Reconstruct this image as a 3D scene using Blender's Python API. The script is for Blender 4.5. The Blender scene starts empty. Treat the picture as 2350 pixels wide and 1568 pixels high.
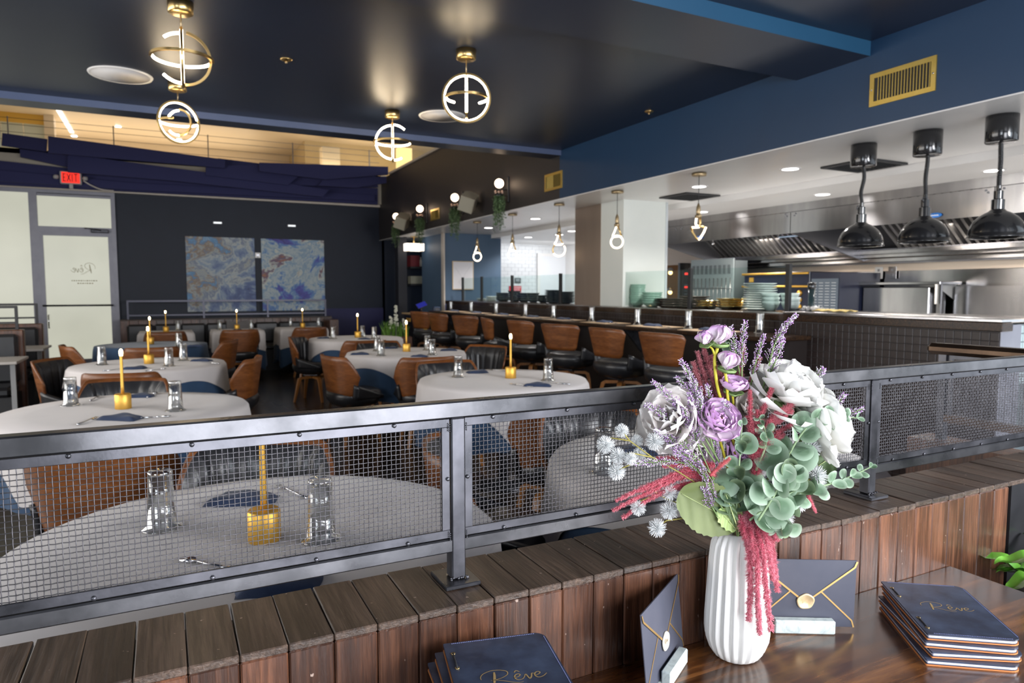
import bpy, math, random
from mathutils import Vector, Matrix, Euler
sc = bpy.context.scene
COL = sc.collection
PI = math.pi
random.seed(7)
# ---------------------------------------------------------------- camera
PITCH = math.radians(4.34); YAW = math.radians(26.8); EYE = 1.40
cd = bpy.data.cameras.new('camera'); cam = bpy.data.objects.new('camera', cd); COL.objects.link(cam)
cd.sensor_width = 36.0; cd.lens = 24.0; cd.clip_start = 0.02; cd.clip_end = 100
cam.location = (0, 0, EYE); cam.rotation_euler = (PI / 2 - PITCH, 0, -YAW)
cd.dof.use_dof = True; cd.dof.focus_distance = 1.12; cd.dof.aperture_fstop = 8.0
sc.camera = cam
sc.view_settings.view_transform = 'Standard'; sc.view_settings.look = 'None'
sc.view_settings.gamma = 1.0; sc.view_settings.use_curve_mapping = False
sc.view_settings.exposure = 1.0
cy = sc.cycles
cy.use_denoising = True; cy.max_bounces = 7; cy.diffuse_bounces = 3; cy.glossy_bounces = 4
cy.transmission_bounces = 6; cy.transparent_max_bounces = 12; cy.caustics_reflective = False; cy.caustics_refractive = False
cy.sample_clamp_indirect = 4.0; cy.use_adaptive_sampling = True; cy.adaptive_threshold = 0.015
# ---------------------------------------------------------------- world and daylight
w = bpy.data.worlds.new('sky'); sc.world = w; w.use_nodes = True
w.node_tree.nodes['Background'].inputs[0].default_value = (0.80, 0.90, 1.0, 1)
w.node_tree.nodes['Background'].inputs[1].default_value = 1.0

def area_light(name, loc, target, sx, sy, power, color=(1, 1, 1), shape='RECTANGLE', spread=PI):
    l = bpy.data.lights.new(name, 'AREA'); l.shape = shape; l.size = sx; l.size_y = sy
    l.energy = power; l.color = color; l.spread = spread
    o = bpy.data.objects.new(name, l); COL.objects.link(o); o.location = loc
    o.rotation_euler = (Vector(target) - Vector(loc)).to_track_quat('-Z', 'Y').to_euler()
    return o
# daylight through the shop windows behind and beside the camera, plus added fill from the left
area_light('daylight_and_fill', (0.75, -2.15, 1.15), (0.75, 1, 1.0), 1.9, 2.1, 75, (0.93, 0.94, 1.0))
area_light('daylight_and_fill', (3.3, -1.75, 1.95), (0.85, 0.95, 1.0), 1.6, 1.3, 130, (0.98, 0.98, 1.0))
area_light('daylight_and_fill', (4.3, -0.6, 1.9), (3.6, 2.0, 2.4), 1.4, 1.0, 14, (0.75, 0.88, 1.0))
area_light('daylight_and_fill', (-3.8, 5.5, 1.7), (1.5, 6.0, 0.9), 7.0, 2.0, 120, (1.0, 0.97, 0.93))  # unseen fill along the left wall, added to even out the dining room
area_light('daylight_and_fill', (-3.0, -1.2, 1.9), (0.8, 1.2, 1.3), 1.6, 1.6, 46, (0.85, 0.92, 1.0))  # unseen fill from the left front, added to brighten the blush bloom

# ---------------------------------------------------------------- view ray -> point on a real plane
def ray(x, y):
    u = (x - 1175) / 1567.0; v = (784 - y) / 1567.0
    f = math.cos(PITCH) + v * math.sin(PITCH); z = -math.sin(PITCH) + v * math.cos(PITCH)
    return Vector((f * math.sin(YAW) + u * math.cos(YAW), f * math.cos(YAW) - u * math.sin(YAW), z))
def at(x, y, X=None, Y=None, Z=None, D=None):
    r = ray(x, y)
    if X is not None: k = X / r.x
    elif Y is not None: k = Y / r.y
    elif Z is not None: k = (Z - EYE) / r.z
    else: k = D / (r.x * math.sin(YAW) + r.y * math.cos(YAW))
    return Vector((0, 0, EYE)) + r * k

# ---------------------------------------------------------------- mesh building
class MB:
    def __init__(s): s.v = []; s.f = []; s.m = []; s.s = []; s.c = None
    def add(s, vs, fs, mi=0, sm=False):
        b = len(s.v); s.v.extend([tuple(p) for p in vs])
        for f in fs: s.f.append([b + i for i in f]); s.m.append(mi); s.s.append(sm)
        return s
    def box(s, x0, x1, y0, y1, z0, z1, mi=0, c=0):
        if c <= 0:
            return s.add([(x0, y0, z0), (x1, y0, z0), (x1, y1, z0), (x0, y1, z0), (x0, y0, z1), (x1, y0, z1), (x1, y1, z1), (x0, y1, z1)],
                         [(0, 3, 2, 1), (4, 5, 6, 7), (0, 1, 5, 4), (1, 2, 6, 5), (2, 3, 7, 6), (3, 0, 4, 7)], mi)
        o = ((x0 + x1) / 2, (y0 + y1) / 2, (z0 + z1) / 2); h = (abs(x1 - x0) / 2, abs(y1 - y0) / 2, abs(z1 - z0) / 2)
        c = min(c, min(h) * 0.9); vs = []; idx = {}
        for sx in (-1, 1):
            for sy in (-1, 1):
                for sz in (-1, 1):
                    for a in range(3):
                        p = [sx * (h[0] - c), sy * (h[1] - c), sz * (h[2] - c)]; p[a] = (sx, sy, sz)[a] * h[a]
                        idx[(sx, sy, sz, a)] = len(vs); vs.append((p[0] + o[0], p[1] + o[1], p[2] + o[2]))
        fs = []
        def q(*k):
            f = [idx[t] for t in k]; P = [Vector(vs[i]) for i in f]; n = (P[1] - P[0]).cross(P[2] - P[0])
            if n.dot(sum(P, Vector()) / len(P) - Vector(o)) < 0: f.reverse()
            fs.append(f)
        for a in range(3):
            b, d = [i for i in range(3) if i != a]
            for sg in (-1, 1):
                def K(i, j, sg=sg, a=a, b=b, d=d):
                    t = [0, 0, 0]; t[a] = sg; t[b] = i; t[d] = j; return (*t, a)
                q(K(-1, -1), K(1, -1), K(1, 1), K(-1, 1))
        for a in range(3):
            b, d = [i for i in range(3) if i != a]
            for i in (-1, 1):
                for j in (-1, 1):
                    t0 = [0, 0, 0]; t0[a] = -1; t0[b] = i; t0[d] = j; t1 = list(t0); t1[a] = 1
                    q((*t0, b), (*t1, b), (*t1, d), (*t0, d))
        for sx in (-1, 1):
            for sy in (-1, 1):
                for sz in (-1, 1): q((sx, sy, sz, 0), (sx, sy, sz, 1), (sx, sy, sz, 2))
        return s.add(vs, fs, mi)
    def tube(s, pts, r, n=8, mi=0, caps=True, sm=True, sx=1.0, closed=False, up=None):
        pts = [Vector(p) for p in pts]; N = len(pts)
        if not hasattr(r, '__len__'): r = [r] * N
        vs = []; fs = []; prev = None
        for i, p in enumerate(pts):
            if closed: t = pts[(i + 1) % N] - pts[i - 1]
            else: t = pts[min(i + 1, N - 1)] - pts[max(i - 1, 0)]
            t.normalize() if t.length > 1e-9 else None
            if up is not None: a = Vector(up).cross(t); a = a if a.length > 1e-6 else Vector((1, 0, 0)).cross(t)
            elif prev is None: a = t.cross(Vector((0, 0, 1)));  a = a if a.length > 1e-4 else Vector((1, 0, 0))
            else: a = prev - t * prev.dot(t)
            if a.length < 1e-8: a = Vector((1, 0, 0))
            a.normalize(); prev = a; b = t.cross(a)
            for k in range(n):
                th = 2 * PI * (k + (.5 if n == 4 else 0)) / n
                vs.append(p + (a * math.cos(th) * sx + b * math.sin(th)) * r[i])
        M = N if closed else N - 1
        for i in range(M):
            for k in range(n):
                j = (i + 1) % N; fs.append((i * n + k, i * n + (k + 1) % n, j * n + (k + 1) % n, j * n + k))
        if caps and not closed: fs.append(tuple(range(n))[::-1]); fs.append(tuple((N - 1) * n + k for k in range(n)))
        return s.add(vs, fs, mi, sm)
    def lathe(s, prof, n=24, c=(0, 0, 0), mi=0, sm=True, rf=None, cap=True):
        vs = []; fs = []; m = len(prof)
        for r, z in prof:
            for k in range(n):
                th = 2 * PI * k / n; rr = r * (rf(th, z) if rf else 1)
                vs.append((c[0] + rr * math.cos(th), c[1] + rr * math.sin(th), c[2] + z))
        for i in range(m - 1):
            for k in range(n):
                fs.append((i * n + k, i * n + (k + 1) % n, (i + 1) * n + (k + 1) % n, (i + 1) * n + k))
        if cap and prof[0][0] > 1e-4: fs.append(tuple(range(n))[::-1])
        if cap and prof[-1][0] > 1e-4: fs.append(tuple((m - 1) * n + k for k in range(n)))
        return s.add(vs, fs, mi, sm)
    def grid(s, nu, nv, fn, mi=0, sm=True, wu=False):
        vs = [fn(i / (nu - (0 if wu else 1)), j / (nv - 1)) for j in range(nv) for i in range(nu)]
        fs = [(j * nu + i, j * nu + (i + 1) % nu, (j + 1) * nu + (i + 1) % nu, (j + 1) * nu + i) for j in range(nv - 1) for i in range(nu if wu else nu - 1)]
        return s.add(vs, fs, mi, sm)
    def prism(s, poly, z0, z1, mi=0, tf=None):
        n = len(poly); vs = [(x, y, z0) for x, y in poly] + [(x, y, z1) for x, y in poly]
        if tf: vs = [tf(p) for p in vs]
        fs = [tuple(range(n))[::-1], tuple(range(n, 2 * n))] + [(i, (i + 1) % n, n + (i + 1) % n, n + i) for i in range(n)]
        return s.add(vs, fs, mi)
    def sphere(s, c, r, n=10, m=7, mi=0, sz=1.0):
        return s.lathe([(max(1e-5, r * math.sin(PI * i / m)), -r * sz * math.cos(PI * i / m)) for i in range(m + 1)], n, c, mi)
    def xf(s, M):
        s.v = [tuple(M @ Vector(p)) for p in s.v]; return s
    def mesh(s, name, mats):
        me = bpy.data.meshes.new(name); me.from_pydata(s.v, [], s.f)
        for m in (mats if isinstance(mats, (list, tuple)) else [mats]): me.materials.append(m)
        if len(s.f) == len(me.polygons):
            me.polygons.foreach_set('material_index', s.m); me.polygons.foreach_set('use_smooth', s.s)
        if s.c:
            at_ = me.color_attributes.new('Col', 'FLOAT_COLOR', 'POINT')
            at_.data.foreach_set('color', [x for c in s.c for x in (*c[:3], 1.0)])
        me.update(); return me
    def obj(s, name, mats, parent=None, solid=0, **kw):
        o = bpy.data.objects.new(name, s.mesh(name, mats)); COL.objects.link(o)
        if parent is not None: o.parent = parent
        if solid:
            md = o.modifiers.new('thickness', 'SOLIDIFY'); md.thickness = solid; md.offset = 0
        for k, v in kw.items(): o[k] = v
        return o
def put(name, me, parent=None, mat=None, **kw):
    o = bpy.data.objects.new(name, me); COL.objects.link(o)
    if parent is not None: o.parent = parent
    if mat is not None: o.matrix_local = mat
    for k, v in kw.items(): o[k] = v
    return o
def thing(name, label, cat, loc=(0, 0, 0), rz=0, group=None):
    o = bpy.data.objects.new(name, None); COL.objects.link(o); o.empty_display_size = .05
    o.location = loc; o.rotation_euler = (0, 0, rz); o['label'] = label; o['category'] = cat
    if group: o['group'] = group
    return o
def tag(o, label, cat, group=None):
    o['label'] = label; o['category'] = cat
    if group: o['group'] = group
    return o
def dup(root, loc, rz, label, group=None):
    r = root.copy(); COL.objects.link(r); r.location = loc; r.rotation_euler = (0, 0, rz); r['label'] = label
    if group: r['group'] = group
    for ch in root.children:
        c = ch.copy(); COL.objects.link(c); c.parent = r
        for g in ch.children:
            d = g.copy(); COL.objects.link(d); d.parent = c
    return r
def catmull(pts, k=6):
    pts = [Vector(p) for p in pts]; P = [2 * pts[0] - pts[1]] + pts + [2 * pts[-1] - pts[-2]]; out = []
    for i in range(1, len(P) - 2):
        for j in range(k):
            t = j / k; a, b, c, d = P[i - 1], P[i], P[i + 1], P[i + 2]
            out.append(0.5 * ((2 * b) + (c - a) * t + (2 * a - 5 * b + 4 * c - d) * t * t + (3 * b - a - 3 * c + d) * t ** 3))
    out.append(pts[-1]); return out
def frame(o, x, z, s=1.0):
    """matrix with local Z along z, local X near x, at o"""
    z = Vector(z).normalized(); x = Vector(x); y = z.cross(x)
    if y.length < 1e-5: y = z.cross(Vector((0.3, 1, 0.2)))
    y.normalize(); x = y.cross(z)
    M = Matrix((x * s, y * s, z * s)).transposed().to_4x4(); M.translation = Vector(o); return M

# ---------------------------------------------------------------- materials
class NT:
    def __init__(s, name):
        s.m = bpy.data.materials.new(name); s.m.use_nodes = True; s.t = s.m.node_tree; s.b = s.t.nodes['Principled BSDF']
    def n(s, typ, **kw):
        x = s.t.nodes.new(typ)
        for k, v in kw.items(): setattr(x, k, v)
        return x
    def l(s, a, b): s.t.links.new(a, b)
    def coord(s, scale=(1, 1, 1), rnd=True, kind='Object'):
        tc = s.n('ShaderNodeTexCoord'); mp = s.n('ShaderNodeMapping'); s.l(tc.outputs[kind], mp.inputs[0]); mp.inputs['Scale'].default_value = scale
        if rnd:
            oi = s.n('ShaderNodeObjectInfo'); ml = s.n('ShaderNodeMath', operation='MULTIPLY'); ml.inputs[1].default_value = 37.0
            s.l(oi.outputs['Random'], ml.inputs[0]); cx = s.n('ShaderNodeCombineXYZ')
            for i in range(3): s.l(ml.outputs[0], cx.inputs[i])
            s.l(cx.outputs[0], mp.inputs['Location'])
        return mp.outputs[0]
    def noise(s, vec, scale, detail=4, rough=.5, dist=0.0):
        x = s.n('ShaderNodeTexNoise'); x.inputs['Scale'].default_value = scale; x.inputs['Detail'].default_value = detail
        x.inputs['Roughness'].default_value = rough; x.inputs['Distortion'].default_value = dist; s.l(vec, x.inputs['Vector']); return x
    def ramp(s, fac, stops):
        r = s.n('ShaderNodeValToRGB'); e = r.color_ramp.elements
        while len(e) < len(stops): e.new(.5)
        for i, (p, c) in enumerate(stops): e[i].position = p; e[i].color = (*c[:3], 1)
        s.l(fac, r.inputs[0]); return r.outputs[0]
    def bump(s, h, strength=.3, dist=.002):
        b = s.n('ShaderNodeBump'); b.inputs['Strength'].default_value = strength; b.inputs['Distance'].default_value = dist
        s.l(h, b.inputs['Height']); s.l(b.outputs[0], s.b.inputs['Normal']); return b
def P(name, col, rough=.5, metal=0.0, **kw):
    t = NT(name); b = t.b; b.inputs['Base Color'].default_value = (*col, 1); b.inputs['Roughness'].default_value = rough; b.inputs['Metallic'].default_value = metal
    if 'em' in kw: b.inputs['Emission Color'].default_value = (*kw.get('emc', col), 1); b.inputs['Emission Strength'].default_value = kw['em']
    if 'trans' in kw: b.inputs['Transmission Weight'].default_value = kw['trans']
    if 'ior' in kw: b.inputs['IOR'].default_value = kw['ior']
    if 'coat' in kw: b.inputs['Coat Weight'].default_value = kw['coat']; b.inputs['Coat Roughness'].default_value = kw.get('coatr', .1)
    if 'sheen' in kw: b.inputs['Sheen Weight'].default_value = kw['sheen']
    if 'spec' in kw: b.inputs['Specular IOR Level'].default_value = kw['spec']
    if 'sss' in kw: b.inputs['Subsurface Weight'].default_value = kw['sss']; b.inputs['Subsurface Radius'].default_value = (.01, .006, .004)
    if 'aniso' in kw: b.inputs['Anisotropic'].default_value = kw['aniso']; b.inputs['Anisotropic Rotation'].default_value = kw.get('arot', 0)
    if 'alpha' in kw: b.inputs['Alpha'].default_value = kw['alpha']
    n = kw.get('noise')      # (scale, colour2, amount-contrast)
    if n:
        nz = t.noise(t.coord(kw.get('nsc', (1, 1, 1))), n[0], 5, .6); c2 = n[1]
        t.l(t.ramp(nz.outputs[0], [(.35, col), (.68, c2)]), b.inputs['Base Color'])
        if kw.get('rvar'):
            rr = t.n('ShaderNodeMapRange'); rr.inputs['To Min'].default_value = max(0, rough - kw['rvar']); rr.inputs['To Max'].default_value = rough + kw['rvar']
            t.l(nz.outputs[0], rr.inputs['Value']); t.l(rr.outputs[0], b.inputs['Roughness'])
    if 'bump' in kw:
        nb = t.noise(t.coord(kw.get('bsc', (1, 1, 1))), kw['bump'][0], 3, .5); t.bump(nb.outputs[0], kw['bump'][1], kw['bump'][2] if len(kw['bump']) > 2 else .001)
    return t.m
def wood(name, cols, sc_, rough=.4, bump=.3, coat=0.0, tint=.35, gr=30, bd=.0015, wear=0):
    """grain stretched by the mapping scale sc_; each board takes its own tint"""
    t = NT(name); vec = t.coord(sc_); a = t.noise(vec, gr, 6, .62, .35); b = t.noise(vec, gr * .17, 3, .5, .6)
    mx = t.n('ShaderNodeMath', operation='MULTIPLY_ADD'); t.l(a.outputs[0], mx.inputs[0]); mx.inputs[1].default_value = .6
    m2 = t.n('ShaderNodeMath', operation='MULTIPLY'); t.l(b.outputs[0], m2.inputs[0]); m2.inputs[1].default_value = .45; t.l(m2.outputs[0], mx.inputs[2])
    c = t.ramp(mx.outputs[0], cols)
    oi = t.n('ShaderNodeObjectInfo'); mr = t.n('ShaderNodeMapRange'); mr.inputs['To Min'].default_value = 1 - tint; mr.inputs['To Max'].default_value = 1 + tint
    t.l(oi.outputs['Random'], mr.inputs['Value']); hs = t.n('ShaderNodeHueSaturation'); t.l(c, hs.inputs['Color']); t.l(mr.outputs[0], hs.inputs['Value'])
    if wear:      # pale chips and scratches
        wv = t.noise(t.coord((1, 1, .5)), 95, 2, .5); wm = t.ramp(wv.outputs[0], [(.735, (0, 0, 0)), (.755, (1, 1, 1))]); mxw = t.n('ShaderNodeMix', data_type='RGBA'); t.l(wm, mxw.inputs[0]); t.l(hs.outputs[0], mxw.inputs[6]); mxw.inputs[7].default_value = (.32, .24, .20, 1); t.l(mxw.outputs[2], t.b.inputs['Base Color'])
    else: t.l(hs.outputs[0], t.b.inputs['Base Color'])
    t.b.inputs['Roughness'].default_value = rough; t.b.inputs['Coat Weight'].default_value = coat; t.b.inputs['Coat Roughness'].default_value = .2
    rr = t.n('ShaderNodeMapRange'); rr.inputs['To Min'].default_value = rough - .12; rr.inputs['To Max'].default_value = rough + .15
    t.l(b.outputs[0], rr.inputs['Value']); t.l(rr.outputs[0], t.b.inputs['Roughness'])
    t.bump(a.outputs[0], bump, bd); return t.m
def vcol(name, rough=.5, sss=0, spec=.5, trans=0, sheen=0):
    """takes its own colour pattern (petal edges, floret tips) from the mesh"""
    t = NT(name); a = t.n('ShaderNodeVertexColor'); a.layer_name = 'Col'; t.l(a.outputs[0], t.b.inputs['Base Color'])
    t.b.inputs['Roughness'].default_value = rough; t.b.inputs['Specular IOR Level'].default_value = spec; t.b.inputs['Sheen Weight'].default_value = sheen
    if trans:
        tr = t.n('ShaderNodeBsdfTranslucent'); t.l(a.outputs[0], tr.inputs[0]); mx = t.n('ShaderNodeMixShader'); mx.inputs[0].default_value = trans
        t.l(t.b.outputs[0], mx.inputs[1]); t.l(tr.outputs[0], mx.inputs[2]); t.l(mx.outputs[0], t.t.nodes['Material Output'].inputs[0])
    return t.m
def emit(name, col, s):
    t = NT(name); e = t.n('ShaderNodeEmission'); e.inputs[0].default_value = (*col, 1); e.inputs[1].default_value = s
    t.l(e.outputs[0], t.t.nodes['Material Output'].inputs[0]); return t.m
NAVY = P('navy_paint', (.0060, .0105, .0240), .50, bump=(300, .05), noise=(3, (.0072, .0125, .028), 1), spec=.35)
NAVYC = P('navy_ceiling_paint', (.013, .019, .036), .42, noise=(1.5, (.015, .022, .042), 1), bump=(2, .04, .01))
BLUE = P('blue_paint', (.020, .062, .125), .42, noise=(3, (.022, .066, .132), 1))
BLUEK = P('slate_blue_paint', (.065, .115, .185), .5, noise=(3, (.07, .12, .195), 1))
FASC = P('indigo_fabric', (.020, .022, .085), .85, bump=(800, .25), noise=(400, (.03, .032, .11), 1))
TRIMW = P('warm_white_trim', (.62, .55, .48), .5, noise=(8, (.56, .50, .43), 1))
TAN = P('tan_paint', (.60, .49, .34), .36, noise=(1.2, (.64, .53, .38), 1))
OLIVE = P('olive_tan_paint', (.42, .32, .17), .5, noise=(1.2, (.46, .35, .19), 1))
GOLDP = P('ochre_paint', (.62, .36, .05), .5, noise=(2, (.68, .40, .07), 1))
KWHITE = P('white_paint', (.74, .72, .70), .28, noise=(2, (.78, .76, .74), 1))
COLW = P('white_panel', (.70, .73, .69), .3, noise=(2, (.74, .76, .72), 1))
ALU = P('grey_aluminium', (.23, .23, .27), .42, .3, noise=(6, (.27, .27, .31), 1))
FROST = NT('frosted_glass')
def _frost():
    t = FROST; e = t.n('ShaderNodeEmission'); v = t.coord((1, 1, 1), False); nz = t.noise(v, 1.3, 2)
    t.l(t.ramp(nz.outputs[0], [(.3, (.50, .50, .41)), (.7, (.56, .56, .46))]), e.inputs[0]); e.inputs[1].default_value = .50
    g = t.n('ShaderNodeBsdfGlossy'); g.inputs['Roughness'].default_value = .25; g.inputs[0].default_value = (.04, .04, .04, 1)
    a = t.n('ShaderNodeAddShader'); t.l(e.outputs[0], a.inputs[0]); t.l(g.outputs[0], a.inputs[1]); t.l(a.outputs[0], t.t.nodes['Material Output'].inputs[0])
_frost(); FROST = FROST.m
FLOOR = wood('dark_floor', [(.3, (.008, .006, .005)), (.7, (.032, .024, .018))], (1, .25, 1), .22, .12, 0, 0, 8)
PLANK = wood('weathered_plank', [(.28, (.013, .0045, .0025)), (.5, (.058, .022, .011)), (.72, (.165, .066, .032))], (6, 6, .35), .34, .8, .26, .42, 26, .0018, wear=1)
PLANKT = wood('weathered_top_plank', [(.28, (.010, .0058, .004)), (.5, (.044, .027, .018)), (.72, (.12, .078, .055))], (6, .35, 6), .42, .9, .1, .3, 26, .0016, wear=1)
TABLEW = wood('polished_table_wood', [(.3, (.020, .006, .002)), (.5, (.062, .021, .006)), (.7, (.19, .074, .021))], (.5, 5, 5), .20, .08, .5, .32, 14, .0006)
WALNUT = wood('walnut_veneer', [(.3, (.065, .018, .004)), (.55, (.17, .053, .011)), (.75, (.29, .10, .022))], (1.5, 1.5, 9), .42, .06, .08, .12, 14)
OAK = wood('orange_leg_wood', [(.3, (.24, .085, .016)), (.7, (.44, .18, .045))], (5, 5, .6), .4, .05, .2, .1, 10)
LEATH = P('black_leather', (.014, .014, .016), .33, bump=(220, .15, .0006), noise=(5, (.022, .022, .025), 1))
BLACKM = P('black_painted_steel', (.045, .046, .052), .30, .8, noise=(9, (.11, .11, .125), 1), rvar=.12, bump=(260, .10, .0005))
WIRE = P('woven_wire', (.095, .092, .10), .28, .9, noise=(20, (.15, .145, .155), 1))
BRASS = P('brass', (.62, .43, .17), .28, 1.0, noise=(6, (.70, .50, .22), 1))
BRASSD = P('aged_brass', (.36, .27, .15), .38, .9, noise=(8, (.42, .32, .19), 1))
GOLD = P('gold_satin', (.83, .47, .08), .46, .8, noise=(8, (.88, .52, .11), 1))
LEDM = emit('led_strip', (1.0, .80, .54), 20.0)
LEDW = emit('led_tube', (1.0, .80, .56), 3.2)
FLAME = emit('lamp_tip', (1.0, .72, .34), 16.0)
GLOBE = emit('glass_globe_lit', (1.0, .72, .50), 3.2)
DOWN = emit('downlight_lens', (1.0, .97, .93), 6.0)
CLOTH = P('white_linen', (.60, .56, .55), .85, bump=(900, .12, .0004), sheen=.2, noise=(3, (.64, .60, .59), 1))
NCLOTH = P('navy_linen', (.020, .055, .12), .85, bump=(700, .2, .0005), sheen=.2, noise=(4, (.026, .068, .145), 1))
NAPK = P('navy_napkin', (.016, .030, .075), .85, bump=(500, .3, .0008), sheen=.1, noise=(30, (.022, .040, .095), 1))
GLASS = P('clear_glass', (1, 1, 1), .02, trans=1.0, ior=1.45)
STEEL = P('brushed_steel', (.40, .39, .40), .22, 1.0, noise=(3, (.52, .51, .51), 1), nsc=(1, 2.5, .3), aniso=.8, arot=.25)
STEELD = P('dark_steel', (.20, .20, .22), .3, 1.0, noise=(5, (.28, .28, .30), 1))
CHROME = P('chrome', (.72, .72, .74), .12, 1.0)
BLACKG = P('black_gloss', (.012, .012, .013), .16, coat=.3)
BLACKP = P('black_matt', (.018, .018, .020), .5)
# ================================================================ the room shell
def struct(o, lab=None):
    o['kind'] = 'structure'
    if lab: o['label'] = lab
    return o
def bx(name, mats, *a, parent=None, c=0, kind='structure'):
    o = MB().box(*a, 0, c).obj(name, mats, parent)
    if kind and parent is None: o['kind'] = kind
    return o
bx('floor', FLOOR, -5, 9, -3, 17.5, -.1, 0)
SOFF = P('soffit_paint', (.010, .037, .088), .45, noise=(2, (.011, .041, .096), 1), bump=(2.5, .05, .01))
CEILP = P('ceiling_paint', (.013, .020, .041), .36, noise=(2, (.014, .022, .045), 1), bump=(3, .06, .01))
BEAMLIT = P('beam_lit_face', (.014, .060, .120), .35, noise=(2, (.016, .066, .13), 1))
bx('ceiling', CEILP, -5, 3.9, -3, 6.56, 2.917, 3.05)
def two(name, b, m0, m1, faces):
    """box whose listed faces take the second colour"""
    m = MB().box(*b)
    for i in faces: m.m[i] = 1
    o = m.obj(name, [m0, m1]); o['kind'] = 'structure'; return o
two('ceiling_beam', (-5, 3.9, 2.851, 3.40, 2.828, 2.93), CEILP, BEAMLIT, [2])  # light on the front face is put into its brighter blue
SLATEP = P('beam_face_slate', (.060, .085, .165), .5, noise=(2, (.07, .095, .18), 1))
two('ceiling_beam', (-5, 3.9, 6.529, 6.76, 2.862, 2.93), CEILP, SLATEP, [2])  # front face paler than the underside
bx('bulkhead_wall', NAVYC, -5, 3.9, 6.56, 6.76, 2.92, 4.7)
# the long dark band over the kitchen opening, stepping up beyond the beam
bx('soffit_wall', SOFF, 3.9, 4.02, 1.9, 6.56, 2.40, 2.917)
bx('soffit_wall', SOFF, 3.9, 4.02, -3, 1.9, 2.40, 2.917)
UPD = P('warm_lit_navy', (.024, .021, .023), .50, noise=(2, (.028, .024, .025), 1), bump=(3, .05, .01))  # the soffit's navy with warm light put into the colour
bx('soffit_wall', UPD, 3.9, 4.02, 6.56, 13.7, 2.40, 2.917)
bx('upper_wall', UPD, 3.9, 4.02, 6.56, 13.7, 2.917, 3.60)
bx('trim_1', TRIMW, 3.87, 4.05, 6.76, 12.9, 3.60, 3.635)
# kitchen ceiling: outer strip and the lower part over the cooks
bx('ceiling', KWHITE, 4.02, 5.33, 1.2, 14, 2.40, 2.5)
bx('ceiling', KWHITE, 5.33, 8.2, 1.2, 14, 2.335, 2.5)
bx('ceiling', KWHITE, 3.9, 4.02, 1.2, 13.7, 2.392, 2.40)
# far wall with the glazed shop front
bx('wall_back', NAVY, -.735, 3.95, 13.7, 13.9, 0, 3.06)
bx('wall_back', NAVY, 3.95, 4.42, 13.5, 13.7, 0, 2.40)
bx('wainscot_wall', P('indigo_wainscot', (.018, .018, .085), .6, bump=(90, .1)), 2.76, 3.95, 13.66, 13.7, 0, 1.03)
bx('trim_2', TRIMW, -4.2, 3.9, 13.62, 13.7, 3.055, 3.10)
bx('wall_left', NAVY, -4.3, -4.2, -3, 17, 0, 4.7)
g = thing('window_1', 'tall frosted glass shop-front panel in grey aluminium beside the exit door', 'window'); del g['category']; g['kind'] = 'structure'
m = MB().box(-4.2, -.735, 13.68, 13.76, 2.99, 3.055).box(-1.965, -1.85, 13.66, 13.76, 0, 2.99).box(-3.45, -3.37, 13.66, 13.76, 0, 2.99)
m.obj('window_frame', ALU, g)
bx('window_pane', FROST, -3.37, -1.965, 13.70, 13.71, .08, 2.99, parent=g); bx('window_pane', FROST, -4.2, -3.45, 13.70, 13.71, .08, 2.99, parent=g)
bx('window_sill', ALU, -4.2, -1.965, 13.66, 13.76, 0, .08, parent=g)
d = thing('door_1', 'frosted glass exit door in a grey aluminium frame with a gold mirrored logo', 'door'); del d['category']; d['kind'] = 'structure'
MB().box(-.80, -.735, 13.64, 13.76, 0, 3.0).box(-1.85, -.80, 13.66, 13.76, 2.37, 2.45).box(-1.85, -.80, 13.68, 13.76, 2.95, 3.0).obj('door_frame', ALU, d)
bx('transom_pane', FROST, -1.85, -.80, 13.70, 13.71, 2.45, 2.95, parent=d)
MB().box(-1.85, -1.79, 13.65, 13.72, 0, 2.37).box(-.86, -.80, 13.65, 13.72, 0, 2.37).box(-1.79, -.86, 13.65, 13.72, 2.30, 2.37).box(-1.79, -.86, 13.65, 13.72, 0, .22).obj('door_stile', ALU, d)
bx('door_pane', FROST, -1.79, -.86, 13.69, 13.70, .22, 2.30, parent=d)
MB().tube([(-1.83, 13.58, 1.135), (-.82, 13.58, 1.135)], .016, 8).tube([(-1.80, 13.58, 1.135), (-1.80, 13.66, 1.135)], .012, 6).tube([(-.84, 13.58, 1.135), (-.84, 13.66, 1.135)], .012, 6).obj('push_bar', BLACKM, d)
MB().box(-1.10, -.84, 13.56, 13.66, 2.36, 2.42, 0, .01).tube([(-.95, 13.56, 2.40), (-1.18, 13.52, 2.43), (-.98, 13.5, 2.41)], .010, 6).obj('door_closer', BLACKM, d)
MB().tube([(-1.76, 13.66, .98), (-1.76, 13.60, .98), (-1.76, 13.60, .76), (-1.76, 13.66, .76)], .012, 8).obj('door_handle', CHROME, d)
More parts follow.
